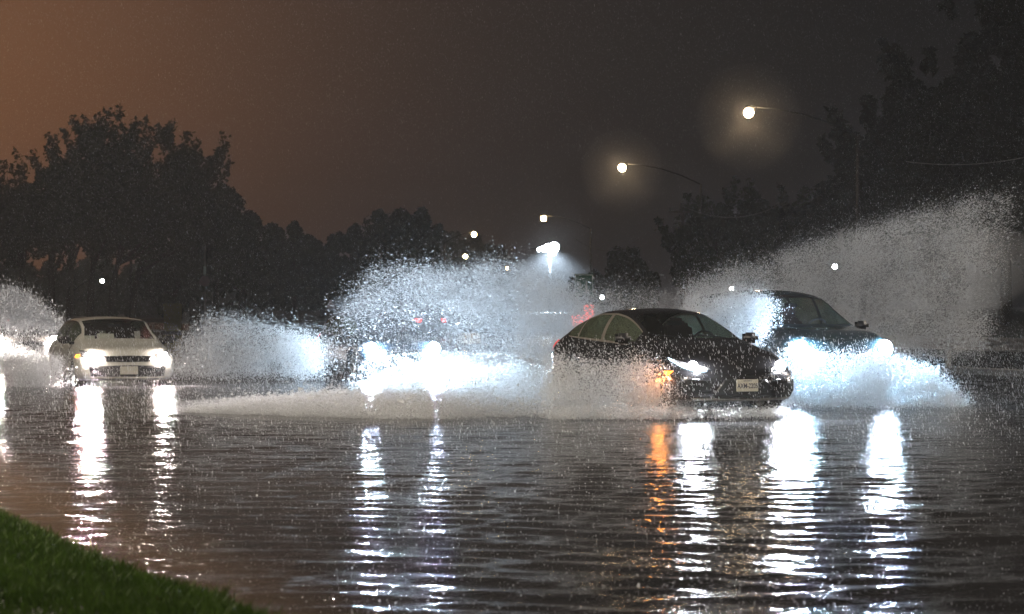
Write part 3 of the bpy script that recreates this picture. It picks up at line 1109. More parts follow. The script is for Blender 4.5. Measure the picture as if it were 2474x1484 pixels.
for (a, b, hw, yy, sd, lb) in (
        (650, 515, 60, 200, 21, 'hazy tree just right of the big left tree mass'),
        (710, 505, 55, 205, 22, 'hazy tree with a flat top, second in the middle row'),
        (780, 530, 60, 215, 23, 'low hazy tree in the dip of the middle row'),
        (850, 512, 60, 215, 24, 'hazy tree left of the tallest middle crowns'),
        (930, 478, 75, 210, 25, 'tall hazy tree, left one of the two highest middle crowns'),
        (1010, 470, 85, 212, 26, 'tall hazy tree, right one of the two highest middle crowns'),
        (1080, 520, 65, 470, 27, 'hazy tree sloping down behind the row of yellow lamps'),
        (1150, 560, 60, 500, 28, 'far hazy tree behind the upper yellow lamp of the left row'),
        (1205, 558, 50, 500, 29, 'farthest hazy tree, last before the gap with the floodlights')):
    tree(a, b, 770, hw, yy, sd, lb, group=GM, n=8000, leaf=.24 * yy / 210)
for (a, b, hw, sd, lb) in ((30, 610, 90, 31, 'far misty tree behind the trunks, cut by the left edge'), (140, 625, 80, 32, 'far misty tree between the two leftmost trunks'),
        (240, 615, 80, 33, 'far misty tree around the small yellow lamp between the trunks'), (330, 620, 70, 34, 'far misty tree behind the rightmost of the five trunks'),
        (430, 640, 80, 35, 'far misty tree low behind the thin pale pole at its left'), (560, 640, 90, 36, 'far misty tree low between the thin pole and the middle trees'), (690, 650, 80, 37, 'far misty tree low behind the spray wing of the white car')):
    tree(a, b, 790, hw, 290, sd, lb, group='misty trees far behind the left trunks', n=7000, leaf=.34)
GR = 'trees on the right side of the road'
for (a, b, bt, hw, yy, sd, lb, n, tw, mt) in (
        (1420, 655, 780, 55, 200, 41, 'low dark tree behind the green road sign', 6000, 0, 'leaf'),
        (1530, 590, 780, 80, 190, 42, 'dim tree left of the greenish lit one', 8000, 0, 'leaf'),
        (1665, 535, 700, 65, 135, 43, 'small greenish tree around the wooden utility pole', 7000, 3, 'leaf'),
        (1730, 450, 780, 110, 170, 44, 'dim olive tree under the largest street lamp', 9000, 3, 'leaf'),
        (1850, 440, 780, 100, 168, 45, 'dim olive tree left of the street lamp pole', 9000, 3, 'leaf'),
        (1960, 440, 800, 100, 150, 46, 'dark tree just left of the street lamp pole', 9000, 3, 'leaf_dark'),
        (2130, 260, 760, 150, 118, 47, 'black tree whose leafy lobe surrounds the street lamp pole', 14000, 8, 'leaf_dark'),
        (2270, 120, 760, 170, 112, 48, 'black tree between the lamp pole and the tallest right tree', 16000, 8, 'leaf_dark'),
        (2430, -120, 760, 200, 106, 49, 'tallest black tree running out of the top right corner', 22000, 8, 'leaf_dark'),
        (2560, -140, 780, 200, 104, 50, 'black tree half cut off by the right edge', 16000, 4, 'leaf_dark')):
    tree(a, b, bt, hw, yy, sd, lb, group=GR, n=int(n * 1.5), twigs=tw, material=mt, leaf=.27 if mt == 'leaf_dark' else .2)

# ------------------------------------------------------------------ street lamps
def street_lamp(px, py, Y, arm, label, energy=2500, lens=.16, em=300, col=(1.0, .72, .42), group='street lamps along the road', aim=(0, 0, -1), pole_dy=0.0):
    head = at(px, py, Y)
    sgn = 1 if arm > 0 else -1
    base = Vector((head.x + arm, Y + pole_dy, ground_z(40)))
    u = LAT.x * base.x + LAT.y * base.y
    base.z = ground_z(u)
    root = empty('street_lamp', base)
    hz = head.z - base.z
    MB().tube([(0, 0, -.1), (0, 0, .3), (0, 0, hz * .5), (0, 0, hz - 1.0)], [.14, .12, .10, .075], 10).build('pole', M['pole_dark'], root, True)
    ar = MB()
    dy = -pole_dy
    for (z0, z1) in ((-1.0, .25),):
        pts = [Vector((-arm * t, dy * t, hz + z0 + (z1 - z0) * (1 - (1 - t) ** 2))) for t in (0, .25, .5, .75, .92)]
        ar.tube(pts, [.045, .04, .035, .03, .03], 6)
    ar.build('arm', M['dark_metal'], root, True)
    hd = MB()
    hd.box((-arm + sgn * .1, dy, hz + lens + .04), (.5, .26, .12), .05)
    h = hd.build('lamp_head', M['dark_metal'], root, True)
    ln = MB().lathe([(.001, -lens), (lens * .7, -lens * .75), (lens, 0), (lens * .75, lens * .7), (.001, lens)], 'z', (-arm, dy, hz), 14)
    ln.build('lamp_glass', emis('lamp_glow', col, em), h, True)
    light('lamp_light', 'SPOT', (-arm, dy, hz - lens * .6), energy, col, root, .12, aim, R(150), 1.0)
    tag(root, label, 'street lamp', group)
    return root
street_lamp(1808, 270, 106, 4.8, 'largest and highest lit street lamp, its long arm reaching from the right trees', 4500, .22, 120)
street_lamp(1502, 403, 147, 4.8, 'second highest lit street lamp, with a round warm halo', 5000, .24, 110)
street_lamp(1313, 525, 231, 4.5, 'lit street lamp directly above the white floodlights', 7000, .26, 170, (1, .70, .30))
street_lamp(1145, 564, 284, -3.5, 'topmost lit lamp of the three in the row left of the floodlights', 8000, .3, 150, (1, .70, .30))
street_lamp(1124, 617, 390, -3.5, 'middle lit lamp of the three in the row left of the floodlights', 8000, .34, 110, (1, .70, .30))
street_lamp(1103, 643, 470, -3.5, 'lowest lit lamp of the three in the row left of the floodlights', 8000, .36, 100, (1, .70, .30))
street_lamp(1225, 645, 420, 3.0, 'faint yellowish street lamp at the crest of the spray dome', 4000, .26, 60, (1, .70, .30))
street_lamp(247, 676, 190, -2.5, 'small lit lamp between the trunks of the left trees', 1200, .16, 50, (.95, 1, .8))
street_lamp(383, 496, 175, -2.0, 'tiny lamp glinting through the big left crown', 100, .07, 25, (1, .8, .55))
GW = 'white lamps seen through the right spray'
street_lamp(1767, 695, 120, 1.5, 'white lamp just above the roof of the tall vehicle', 500, .11, 60, (.9, .93, 1), GW)
street_lamp(2016, 641, 105, 1.5, 'brightest white lamp inside the tall spray plume at right', 700, .11, 90, (.95, .96, 1), GW)
street_lamp(1454, 716, 140, 1.5, 'white lamp low above the dark sedan roof, left of its middle', 500, .13, 60, (.92, .95, 1), GW)
street_lamp(2213, 618, 140, 1.5, 'faintest white lamp, veiled high in the spray plume at right', 200, .08, 8, (.9, .9, 1), GW)
# verge lamps outside the picture, and an added median lamp lighting the right plume
for k, (x, y) in enumerate(((-7.5, 20.0), (-16.0, 40.0), (6.0, -8.0), (14.5, 41.0))):
    root = empty('street_lamp', (x, y, .1))
    MB().tube([(0, 0, -.1), (0, 0, 9)], [.13, .08], 10).build('pole', M['steel'], root, True)
    MB().tube([(0, 0, 8.8), (1.2, .3, 9.6), (2.6, .8, 9.9)], [.04, .04, .03], 6).build('arm', M['steel'], root, True)
    h = MB().box((2.8, .85, 9.92), (.7, .28, .16), .06).build('lamp_head', M['steel'], root, True)
    MB().lathe([(.001, -.16), (.12, -.12), (.17, 0), (.16, .05)], 'z', (2.8, .85, 9.82), 14).build('lamp_glass', emis('lamp_glow', (1, .8, .52), 120), h, True)
    light('lamp_light', 'SPOT', (2.8, .85, 9.6), (10500, 1500, 1500, 5600)[k], (1, .86, .70), root, .12, (0, 0, -1), R(165), .5)
    tag(root, ('near street lamp on the verge beside the camera, left of the picture', 'near street lamp farther up the verge left of the picture', 'street lamp on the verge behind the camera', 'added lamp on the median, unseen beyond the right edge, lighting the spray plume')[k], 'street lamp', 'street lamps along the road')

# floodlight mast
def floodlights():
    Y = 210
    c = at(1320, 597, Y)
    gz = .9
    root = empty('floodlight_mast', (c.x + .3, Y, gz))
    hz = c.z - gz
    MB().tube([(0, 0, 0), (0, 0, hz + .5)], [.16, .1], 10).build('mast', M['dark_metal'], root, True)
    MB().box((-.3, .08, hz), (2.6, .08, .08), .02).build('crossbar', M['dark_metal'], root)
    for k, (dx, dz, r) in enumerate(((-.95, -.12, .20), (-.60, -.06, .28), (-.15, .02, .42), (.35, .08, .50), (.25, -.32, .36))):
        hd = MB().lathe([(.001, .2), (r * .6, .18), (r, -.06), (r * .9, -.06)], 'y', (dx, 0, hz + dz), 18).build('floodlight', M['dark_metal'], root)
        MB().lathe([(.001, -.16), (r * .6, -.13), (r * .9, -.05)], 'y', (dx, 0, hz + dz), 18).build('lamp_panel', emis('flood_glow', (.82, .92, 1), 60), hd)
    light('flood_light', 'SPOT', (0, -.3, hz - .1), 26000, (.70, .86, 1), root, .4, (0, -.5, -1), R(120), .6)
    tag(root, 'mast with a cluster of blazing blue white floodlights in the gap between the trees', 'floodlight')
floodlights()

# thin pole with a round sign
p = at(495, 755, 92)
root = empty('sign_pole', (p.x, p.y, .0))
MB().tube([(0, 0, -.1), (0, 0, at(495, 592, 92).z)], [.045, .035], 8).build('pole', mat('pole_paint', (.62, .60, .58), .4), root, True)
zz = at(495, 677, 92).z
MB().lathe([(.001, -.03), (.2, -.03), (.2, .0), (.001, .0)], 'y', (0, -.05, zz), 20).build('sign_disc', M['pink'], root)
MB().box((0, -.05, zz + .42), (.1, .03, .3), .01).build('marker_band', M['sign_white'], root)
tag(root, 'thin pale pole with a small round pinkish sign in front of the left trees', 'pole')
# yellow box and pale box by the trunks
for (x, y, Y, w, h, mt, lb, cat, nm) in ((417, 748, 130, .9, .75, 'yellow', 'small dull yellow utility box on the grass left of the thin pole', 'utility box', 'utility_box'),
                                   (472, 747, 132, .6, .8, 'concrete', 'small grey post box shape beside the foot of the thin pole', 'utility box', 'utility_box')):
    p = at(x, y, Y)
    u = LAT.x * p.x + LAT.y * p.y
    gz = ground_z(u)
    root = empty(nm, (p.x, p.y, gz))
    MB().box((0, 0, .12), (w * 1.1, w * 1.1, .24), .03).build('plinth', M['concrete'], root)
    MB().box((0, 0, .24 + h), (w, w * .8, 2 * h), .06).build('cabinet', M[mt], root)
    MB().box((0, -w * .41, .24 + h), (w * .8, .02, h * 1.6), .005).build('cabinet_door', M[mt], root)
    tag(root, lb, cat)

# wooden utility pole and its cables
p = at(1648, 560, 138)
root = empty('utility_pole', (p.x, p.y, .9))
hz = at(1648, 488, 138).z - .9
MB().tube([(0, 0, -.2), (0, 0, hz)], [.17, .12], 8).build('pole', M['wood'], root, True)
MB().box((0, 0, hz - .5), (1.6, .12, .12), .02).build('crossarm', M['wood'], root)
for dx in (-.7, 0, .7):
    MB().lathe([(.001, .2), (.04, .18), (.05, .08), (.04, 0)], 'z', (dx, 0, hz - .44), 8).build('insulator', M['plastic'], root)
tag(root, 'weathered wooden utility pole rising out of the small greenish tree', 'utility pole')
for (a, b, Y, lb) in (((1390, 574), (1560, 560), 130, 'slack power cable glinting right of the floodlights'),
                      ((1648, 495), (1905, 480), 134, 'slack power cable running from the utility pole to the right trees'),
                      ((2190, 388), (2473, 378), 100, 'faint power cable crossing the black trees at right')):
    pa, pb = at(*a, Y), at(*b, Y)
    pts = []
    for i in range(25):
        t = i / 24
        q = pa.lerp(pb, t)
        q.z -= 4 * t * (1 - t) * (.8 if a[0] < 2000 else .2)
        pts.append(q)
    o = MB().tube([q - pa for q in pts], .018, 5).build('power_cable', M['steel'], None, True)
    o.location = pa
    tag(o, lb, 'cable', 'overhead power cables')

# green road sign behind the spray
p = at(1410, 700, 150)
root = empty('road_sign', (p.x, p.y, .5))
zt, zb_ = at(1410, 659, 150).z - .5, at(1410, 712, 150).z - .5
wd = 46 * K * 150 / F
for dx in (-wd * .35, wd * .35):
    MB().tube([(dx, 0, -.3), (dx, 0, zt)], .06, 8).build('post', M['steel'], root, True)
pn = MB().box((0, -.1, (zt + zb_) / 2), (wd, .05, zt - zb_), .02).build('sign_panel', M['sign_green'], root)
bd = MB()
h = zt - zb_
for (x, z, w, hh) in ((0, h / 2 - .06, wd - .1, .04), (0, -h / 2 + .06, wd - .1, .04), (-wd / 2 + .06, 0, .04, h - .1), (wd / 2 - .06, 0, .04, h - .1)):
    bd.box((x, -.135, (zt + zb_) / 2 + z), (w, .02, hh))
bd.build('sign_border', M['sign_white'], pn)
ar = MB()
zc = (zt + zb_) / 2
ar.box((.16, -.135, zc - .12), (.10, .02, .75))
ar.box((.16, -.135, zc - .50), (.34, .02, .10), 0, Matrix.Rotation(R(0), 3, 'Y'))
ar.box((-.30, -.135, zc + .1), (.34, .02, .13), 0, Matrix.Rotation(R(35), 3, 'Y'))
ar.box((-.30, -.135, zc - .15), (.34, .02, .13), 0, Matrix.Rotation(R(-35), 3, 'Y'))
ar.build('sign_mark', M['sign_white'], pn)
tag(root, 'green road sign with pale border half veiled by the spray above the sedan', 'road sign')

# traffic signals glowing red through the spray
for (x, y, lb) in ((1422, 748, 'upper red traffic signal glowing through the spray left of the sedan roof'), (1404, 772, 'lower red traffic signal glowing through the spray left of the sedan roof')):
    Y = 62
    p = at(x, y, Y)
    root = empty('traffic_signal', (p.x, p.y, 0))
    MB().tube([(0, 0, -.05), (0, 0, p.z - .3)], .04, 8).build('post', M['steel'], root, True)
    hs = MB().box((0, 0, p.z), (.34, .2, .62), .04).build('housing', M['plastic'], root)
    MB().box((0, -.11, p.z), (.26 if y < 760 else .5, .03, .30), .02).build('red_lens', emis('signal_red', (1, .12, .08), 3), hs)
    tag(root, lb, 'traffic signal')


# ------------------------------------------------------------------ spray and rain
def drops(name, P, rad, D, aspect, material, label, cat='spray', rg=RNG):
    """each drop is a small five-cornered spindle; P centres, rad radius, D unit direction, aspect length over width"""
    n = len(P)
    rad = np.asarray(rad)
    if rad.ndim == 0: rad = np.full(n, float(rad))
    asp = np.asarray(aspect)
    if asp.ndim == 0: asp = np.full(n, float(asp))
    D = D / np.linalg.norm(D, axis=1)[:, None]
    ref = np.tile([0.3, 1.0, 0.2], (n, 1))
    A = np.cross(D, ref); A /= np.linalg.norm(A, axis=1)[:, None]
    B = np.cross(D, A)
    ph = rg.uniform(0, 6.28, n)
    ca, sa = (np.cos(ph) * rad)[:, None], (np.sin(ph) * rad)[:, None]
    E1, E2 = A * ca + B * sa, B * ca - A * sa
    L_ = D * (rad * asp * .75)[:, None]
    V = np.stack([P - L_ + E1, P - L_ - E1, P + L_ + E2, P + L_ - E2], 1).reshape(-1, 3)
    b = np.arange(n)[:, None] * 4
    T = np.concatenate([b + [0, 1, 2], b + [0, 3, 1], b + [2, 1, 3], b + [2, 3, 0]], 0)
    o = mesh_np(name, V, T, material)
    tag(o, label, cat, None, 'stuff')
    return o


def inpoly(x, y, poly):
    inside = np.zeros(len(x), bool)
    n = len(poly)
    j = n - 1
    for i in range(n):
        xi, yi = poly[i]; xj, yj = poly[j]
        c = ((yi > y) != (yj > y)) & (x < (xj - xi) * (y - yi) / ((yj - yi) or 1e-9) + xi)
        inside ^= c
        j = i
    return inside


def cloud(poly, Y0, thick, n, fuzz=8, weight=None, seed=1, tilt=0.0):
    """points of a spray cloud whose outline is poly, standing Y0 metres off, thick metres deep"""
    rg = np.random.default_rng(seed)
    n = int(n * 1.9)
    poly = [(float(a), float(b)) for a, b in poly]
    x0, x1 = min(p[0] for p in poly), max(p[0] for p in poly)
    y0, y1 = min(p[1] for p in poly), max(p[1] for p in poly)
    out = []
    tot = 0
    for _ in range(60):
        x = rg.uniform(x0, x1, n)
        y = rg.uniform(y0, y1, n)
        ok = inpoly(x, y, poly)
        if weight is not None:
            ok &= rg.random(n) < weight(x, y)
        # ragged, clumpy density
        cl = .62 + .38 * np.sin(x * .045 + 2 * np.sin(y * .03 + seed)) * np.sin(y * .06 + 1.5 * np.sin(x * .021 + seed * 2))
        ok &= rg.random(n) < np.clip(cl, .2, 1)
        x, y = x[ok], y[ok]
        out.append(np.stack([x, y], -1))
        tot += len(x)
        if tot >= n: break
    q = np.vstack(out)[:n]
    m = len(q)
    e = rg.exponential(fuzz, (m, 2)) * rg.choice([-1, 1], (m, 2))
    q = q + e
    Y = Y0 + rg.normal(0, thick, m) + tilt * (q[:, 0] - .5 * (x0 + x1))
    X = (q[:, 0] * K - 512) * Y / F
    Z = CAMH - (q[:, 1] * K - HZ) * Y / F
    ok = Z > .01
    return np.stack([X, Y, Z], -1)[ok], rg


def flow(P, rg, c, spread=.35):
    """velocity of drops thrown outwards from c"""
    D = P - np.array(c)
    D /= np.linalg.norm(D, axis=1)[:, None] + 1e-6
    D += rg.normal(0, spread, P.shape)
    return D


def sized(rg, n, r, s=.5): return r * .66 * np.exp(rg.normal(0, s, n))

SP = M['spray']
# dome thrown up between the blue car and the sedan
poly = [(775, 900), (770, 815), (800, 770), (870, 690), (900, 650), (980, 640), (1090, 655), (1180, 635), (1260, 640), (1330, 670), (1430, 725), (1480, 745), (1480, 960), (1000, 960), (800, 930)]
P, rg = cloud(poly, 44.5, 1.3, 76000, 14, lambda x, y: np.where(y > 760, np.clip(.09 + (x - 1060) / 300, .09, 1), np.clip(.16 + (x - 760) / 700, .10, 1)) * np.where(y > 900, .3, 1), 5)
drops('spray_dome', P, sized(rg, len(P), .0056), flow(P, rg, (4, 50, -1.5), .3) * [1, 1, .6], 2.4, SP, 'wide dome of flying droplets between the hidden blue car and the sedan')
poly = [(1085, 862), (1330, 850), (1340, 950), (1100, 955), (1075, 900)]
P, rg = cloud(poly, 42.5, 1.1, 8000, 8, None, 15)
drops('spray_wall', P, sized(rg, len(P), .0085), flow(P, rg, (4, 44, -1.5), .3) * [1, 1, .6], 2.2, SP, 'blazing white wall of spray right in front of the hidden blue car')
# mist bank right of the dome, behind the sedan
poly = [(1250, 670), (1400, 700), (1600, 705), (1720, 690), (1850, 690), (1900, 740), (1880, 960), (1250, 960)]
P, rg = cloud(poly, 42.5, .9, 42000, 14, None, 6)
drops('spray_mist', P, sized(rg, len(P), .0062), flow(P, rg, (5, 44, -1), .5), 1.6, SP, 'soft bank of mist drifting behind the roof of the sedan')
poly = [(1660, 720), (1760, 708), (1830, 712), (1865, 735), (1850, 790), (1810, 850), (1760, 860), (1660, 840)]
P, rg = cloud(poly, 36.4, .35, 30000, 12, None, 16)
drops('spray_mist', P, sized(rg, len(P), .0055), flow(P, rg, (5, 36, -1), .5), 1.6, SP, 'pale mist veiling the near side of the tall vehicle')
# tall plume at the right
poly = [(1660, 690), (1760, 645), (1850, 640), (1900, 610), (2050, 560), (2200, 520), (2350, 480), (2455, 455), (2452, 560), (2420, 700), (2370, 840), (2300, 860), (1700, 860)]
P, rg = cloud(poly, 43.5, 1.2, 140000, 13, lambda x, y: np.clip(1.25 - (x - 1700) / 1000, .22, 1) * np.clip((2470 - x) / 110, .2, 1), 7)
drops('spray_plume', P, sized(rg, len(P), .0046), flow(P, rg, (4.0, 45, 0), .35), 1.8, SP, 'tall fan of spray rising towards the upper right behind the tall vehicle')
# splash under and ahead of the tall vehicle
poly = [(1880, 850), (1960, 845), (2100, 850), (2180, 860), (2260, 900), (2310, 950), (2340, 990), (2300, 1000), (1880, 995)]
P, rg = cloud(poly, 35.2, .6, 56000, 10, lambda x, y: np.clip(.25 + (y - 850) / 140, .2, 1), 8)
drops('bow_splash', P, sized(rg, len(P), .0062), flow(P, rg, (5.6, 38.3, -.6), .3), 1.9, SP, 'low bluish splash pushed ahead of the tall vehicle at right')
# white sheet of water left of the sedan, ahead of the blue car
rg = np.random.default_rng(9)
n = 60000
px = rg.beta(1.5, 1.1, n) * 920 + 430
gy = rg.uniform(0, 1, n) ** 2.4
Yn = 31.4 + .9 * np.sin(px * .011) * .4 + (1 - np.clip((px - 430) / 300, 0, 1)) * 2.2
Y = Yn + gy * np.clip((px - 400) / 500, .08, 1) * 12.0
hh = rg.exponential(.085, n) * (.4 + np.clip((px - 450) / 700, 0, 1)) * (.6 + .5 * np.sin(px * .03 + Y * 2.0) ** 2) * (1.25 - .85 * gy)
cl = .5 + .5 * np.sin(px * .02 + Y * 1.7) * np.sin(Y * 2.3 + px * .007)
kp = rg.random(n) < np.clip(.35 + cl, 0, 1) * np.where(px > 1040, .6, 1)
P = np.stack([(px * K - 512) * Y / F, Y, .01 + hh], -1)[kp]
drops('spray_sheet', P, sized(rg, len(P), .0085), flow(P, rg, (1.5, 38, -.3), .3) * [1, 1, .5], 2.2, SP, 'low white sheet of spray sweeping left across the water from the sedan')
# wheel splash beside the sedan
poly = [(1320, 870), (1400, 860), (1470, 880), (1560, 868), (1600, 880), (1630, 930), (1665, 1000), (1640, 1013), (1320, 1012)]
P, rg = cloud(poly, 31.4, .3, 36000, 14, lambda x, y: np.clip(.3 + (y - 870) / 110, .25, 1), 10)
drops('wheel_splash', P, sized(rg, len(P), .0052), flow(P, rg, (2.9, 34, 0), .4), 1.5, SP, 'brownish wheel splash in front of the side of the dark sedan')
poly = [(1330, 985), (1500, 980), (1700, 985), (1900, 985), (1900, 1000), (1700, 1008), (1330, 1013)]
P, rg = cloud(poly, 31.2, .3, 14000, 5, None, 14)
drops('wheel_splash', P, sized(rg, len(P), .006), flow(P, rg, (2.9, 34, 0), .4), 1.4, SP, 'thin foam along the foot of the dark sedan')
# spray thrown aside by the white car
poly = [(415, 900), (425, 850), (470, 790), (500, 768), (560, 765), (620, 775), (700, 800), (770, 815), (775, 900), (600, 905)]
P, rg = cloud(poly, 46.8, .7, 40000, 12, lambda x, y: np.clip(.35 + (y - 765) / 110, .3, 1), 11)
drops('spray_wing', P, sized(rg, len(P), .0062), flow(P, rg, (-7.0, 50, 0), .3), 2.0, SP, 'wing of pale spray thrown out to the right of the white car')
# left edge
poly = [(-30, 925), (-30, 690), (10, 690), (60, 705), (110, 740), (145, 780), (150, 830), (130, 900), (120, 925)]
P, rg = cloud(poly, 53.5, .9, 30000, 8, lambda x, y: np.clip(.45 + (y - 690) / 160, .4, 1) * np.where((y > 790) & (y < 850), .12, 1), 12)
drops('spray_arch', P, sized(rg, len(P), .0072), flow(P, rg, (-12.5, 56, -1), .3) * [.4, 1, 1.3], 2.6, SP, 'arched curtain of spray around the car at the left edge')
poly = [(-30, 870), (100, 860), (180, 860), (220, 900), (430, 905), (440, 930), (300, 940), (-30, 945)]
P, rg = cloud(poly, 43.8, .4, 14000, 6, lambda x, y: np.where((x > 150) & (x < 440), .015, 1), 13)
drops('wheel_splash', P, sized(rg, len(P), .006), flow(P, rg, (-8, 47, -.5), .4), 1.6, SP, 'thin spray around the bumper and wheels of the white car')

# rain
def rain(n, box, r, asp, seed, slant, label):
    rg = np.random.default_rng(seed)
    Y = rg.uniform(box[2] ** .5, box[3] ** .5, n) ** 2
    t = rg.uniform(-1, 1, n)
    X = t * (Y * .22 + .5)
    Z = rg.uniform(box[4], box[5], n)
    P = np.stack([X, Y, Z], -1)
    D = np.tile([slant, .05, 1.0], (n, 1)) + rg.normal(0, .025, (n, 3))
    drops('rain', P, sized(rg, n, r, .3), D, asp, M['rain'], label, 'rain', rg)
rain(38000, (0, 0, 24, 60, .02, 1.1), .0026, 8, 31, -.16, 'low falling raindrops caught by the headlights')
rain(160000, (0, 0, 42, 120, 1.0, 13.5), .0023, 8, 32, -.12, 'falling raindrops in front of the trees and the night sky')

# soft mist: nested closed bodies of thin, even vapour
def vapour(name, density, col=(.93, .95, 1)):
    m = bpy.data.materials.new(name)
    m.use_nodes = True
    nt = m.node_tree
    nt.nodes.clear()
    pv = nt.nodes.new('ShaderNodeVolumePrincipled')
    pv.inputs['Color'].default_value = (*col, 1)
    pv.inputs['Density'].default_value = density
    pv.inputs['Anisotropy'].default_value = .3
    o = nt.nodes.new('ShaderNodeOutputMaterial')
    nt.links.new(pv.outputs[0], o.inputs['Volume'])
    return m

def mist(c, r, density, seed, label, layers=4, lump=.14, shrink=.2, tilt=0):
    rg = np.random.default_rng(seed)
    ma = vapour('mist_vapour', density / layers)
    bm = bmesh.new()
    for k in range(layers):
        f = 1 - shrink * k
        g = bmesh.ops.create_icosphere(bm, subdivisions=4, radius=1)
        a = rg.uniform(0, 6, 6)
        for v in g['verts']:
            p = v.co
            q = 1 + lump * (math.sin(p.x * 3 + a[0]) * math.sin(p.y * 2.5 + a[1]) + .5 * math.sin(p.z * 5 + p.x * 4 + a[2]) + .35 * math.sin(p.x * 9 + p.z * 7 + a[3])) * .8
            v.co = Vector((p.x * r[0] * f * q, p.y * r[1] * f * q, p.z * r[2] * f * q))
    me = bpy.data.meshes.new('mist')
    bm.to_mesh(me)
    bm.free()
    me.materials.append(ma)
    o = bpy.data.objects.new('mist', me)
    COL.objects.link(o)
    o.location = c
    o.rotation_euler = (0, R(tilt), 0)
    tag(o, label, 'mist', None, 'stuff')
    return o
mist(at(1190, 912, 41.6), (2.0, 2.0, .42), .62, 71, 'low white mist in front of the headlights of the hidden blue car')
mist(at(905, 992, 32.9), (3.0, 2.3, .25), 1.2, 72, 'thin mist skimming the water left of the dark sedan')
mist(at(1200, 965, 35.5), (1.9, 2.6, .36), .9, 82, 'white mist low behind the tail of the dark sedan')
mist(at(1440, 800, 43.5), (2.4, 1.2, .95), .26, 73, 'bluish mist behind the roof of the dark sedan')
mist(at(1110, 760, 44.2), (2.3, 1.0, .85), .42, 83, 'faint mist inside the wide dome of spray')
mist(at(2130, 720, 44.0), (2.9, 1.1, 1.05), .8, 74, 'soft mist within the tall spray plume', tilt=-16)
mist(at(2090, 940, 35.0), (1.25, .6, .30), .25, 75, 'mist over the bow splash of the tall vehicle')
mist(at(1480, 960, 31.6), (.95, .45, .36), .8, 76, 'mist of the wheel splash beside the sedan')
mist(at(590, 855, 46.5), (1.35, .7, .45), .25, 77, 'mist inside the spray wing right of the white car')
mist(at(20, 830, 53.5), (1.5, .8, 1.0), .14, 78, 'mist around the car at the left edge')
mist(at(1808, 280, 106), (2.3, 2.3, 2.4), .20, 79, 'misty halo around the largest street lamp', 9, .02, .105)
mist(at(1502, 410, 147), (2.5, 2.5, 2.6), .20, 80, 'misty halo around the second street lamp', 9, .02, .105)
mist(at(1325, 625, 209), (4.2, 4.0, 5.5), .05, 81, 'misty halo around the floodlights', 9, .02, .105)

# little crowns of water where rain hits
def splashes(n, seed):
    rg = np.random.default_rng(seed)
    Y = rg.uniform(11 ** .5, 46 ** .5, n) ** 2
    X = rg.uniform(-1, 1, n) * (Y * .23)
    U = math.cos(TH) * X + math.sin(TH) * Y
    ok = (U > 2.5) & (U < 26)
    X, Y = X[ok], Y[ok]
    n = len(X)
    h = rg.uniform(.003, .02, n)
    P = np.stack([X, Y, h + .004], -1)
    D = rg.normal(0, .25, (n, 3)) + [0, 0, 1]
    drops('rain_splashes', P, sized(rg, n, .0026, .45) * np.clip(Y / 22, .55, 1.4), D, 1.7, M['rain'], 'tiny splashes where raindrops hit the flood water', 'splashes', rg)
splashes(24000, 41)

# ------------------------------------------------------------------ air
bpy.ops.mesh.primitive_cube_add(size=1)
hz = bpy.context.object
hz.name = 'haze'
hz.dimensions = (1100, 900, 42)
hz.location = (60, 390, 19.9)
m = bpy.data.materials.new('night_haze')
m.use_nodes = True
nt = m.node_tree
nt.nodes.clear()
pv = nt.nodes.new('ShaderNodeVolumePrincipled')
pv.inputs['Color'].default_value = (.9, .9, .92, 1)
pv.inputs['Density'].default_value = .0008
pv.inputs['Anisotropy'].default_value = .35
o = nt.nodes.new('ShaderNodeOutputMaterial')
nt.links.new(pv.outputs[0], o.inputs['Volume'])
hz.data.materials.append(m)
tag(hz, 'rainy night haze filling the air', 'haze', None, 'stuff')
hz.visible_shadow = True

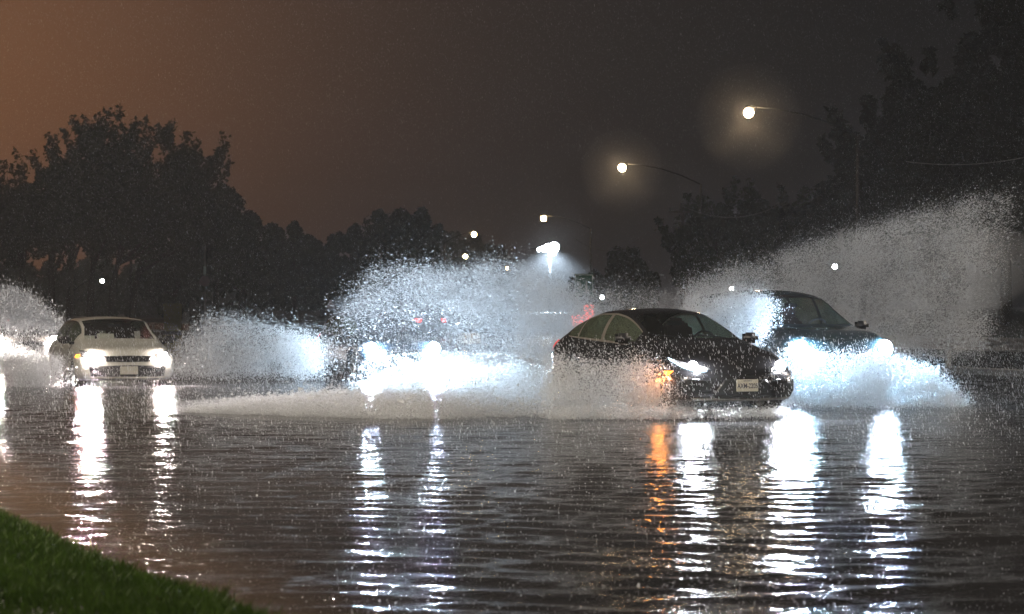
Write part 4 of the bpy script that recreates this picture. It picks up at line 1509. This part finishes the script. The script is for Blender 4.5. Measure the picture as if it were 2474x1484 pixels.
# ------------------------------------------------------------------ sky
w = bpy.data.worlds.new('World')
SC.world = w
w.use_nodes = True
nt = w.node_tree
N, L = nt.nodes, nt.links
bg = N['Background']
tc = N.new('ShaderNodeTexCoord')
def gauss(direction, power, col, label):
    d = N.new('ShaderNodeVectorMath'); d.operation = 'DOT_PRODUCT'
    d.inputs[1].default_value = Vector(direction).normalized()
    L.new(tc.outputs['Generated'], d.inputs[0])
    c = N.new('ShaderNodeMath'); c.operation = 'MAXIMUM'; c.inputs[1].default_value = 0
    L.new(d.outputs['Value'], c.inputs[0])
    p_ = N.new('ShaderNodeMath'); p_.operation = 'POWER'; p_.inputs[1].default_value = power
    L.new(c.outputs[0], p_.inputs[0])
    s_ = N.new('ShaderNodeVectorMath'); s_.operation = 'SCALE'
    s_.inputs[0].default_value = col
    L.new(p_.outputs[0], s_.inputs['Scale'])
    return s_
g1 = gauss((-math.sin(R(15)), math.cos(R(15)), .06), 85, (.185, .068, .018), 'city')
g2 = gauss((-math.sin(R(10)), math.cos(R(10)), .1), 24, (.017, .0105, .008), 'glow')
ad = N.new('ShaderNodeVectorMath'); ad.operation = 'ADD'
L.new(g1.outputs[0], ad.inputs[0]); L.new(g2.outputs[0], ad.inputs[1])
ad2 = N.new('ShaderNodeVectorMath'); ad2.operation = 'ADD'
ad2.inputs[1].default_value = (.0035, .0042, .0052)
L.new(ad.outputs[0], ad2.inputs[0])
L.new(ad2.outputs[0], bg.inputs['Color'])
bg.inputs['Strength'].default_value = 1.0

# ------------------------------------------------------------------ camera and render settings
cd = bpy.data.cameras.new('camera')
cd.lens = 85
cd.sensor_width = 36
cd.clip_end = 3000
cd.clip_start = .1
cd.dof.use_dof = True
cd.dof.focus_distance = 35.0
cd.dof.aperture_fstop = 4.5
cam = bpy.data.objects.new('camera', cd)
cam.location = (0, 0, CAMH)
cam.rotation_euler = (R(90), 0, 0)
COL.objects.link(cam)
SC.camera = cam
SC.render.engine = 'CYCLES'
cy = SC.cycles
cy.use_denoising = True
cy.denoiser = 'OPENIMAGEDENOISE'
cy.max_bounces = 6
cy.diffuse_bounces = 4
cy.glossy_bounces = 3
cy.transmission_bounces = 4
cy.transparent_max_bounces = 24
cy.volume_bounces = 0
cy.sample_clamp_indirect = 4
cy.use_adaptive_sampling = True
cy.adaptive_threshold = .02
SC.view_settings.view_transform = 'Standard'
SC.view_settings.look = 'None'
SC.view_settings.exposure = 0
SC.view_settings.gamma = 1
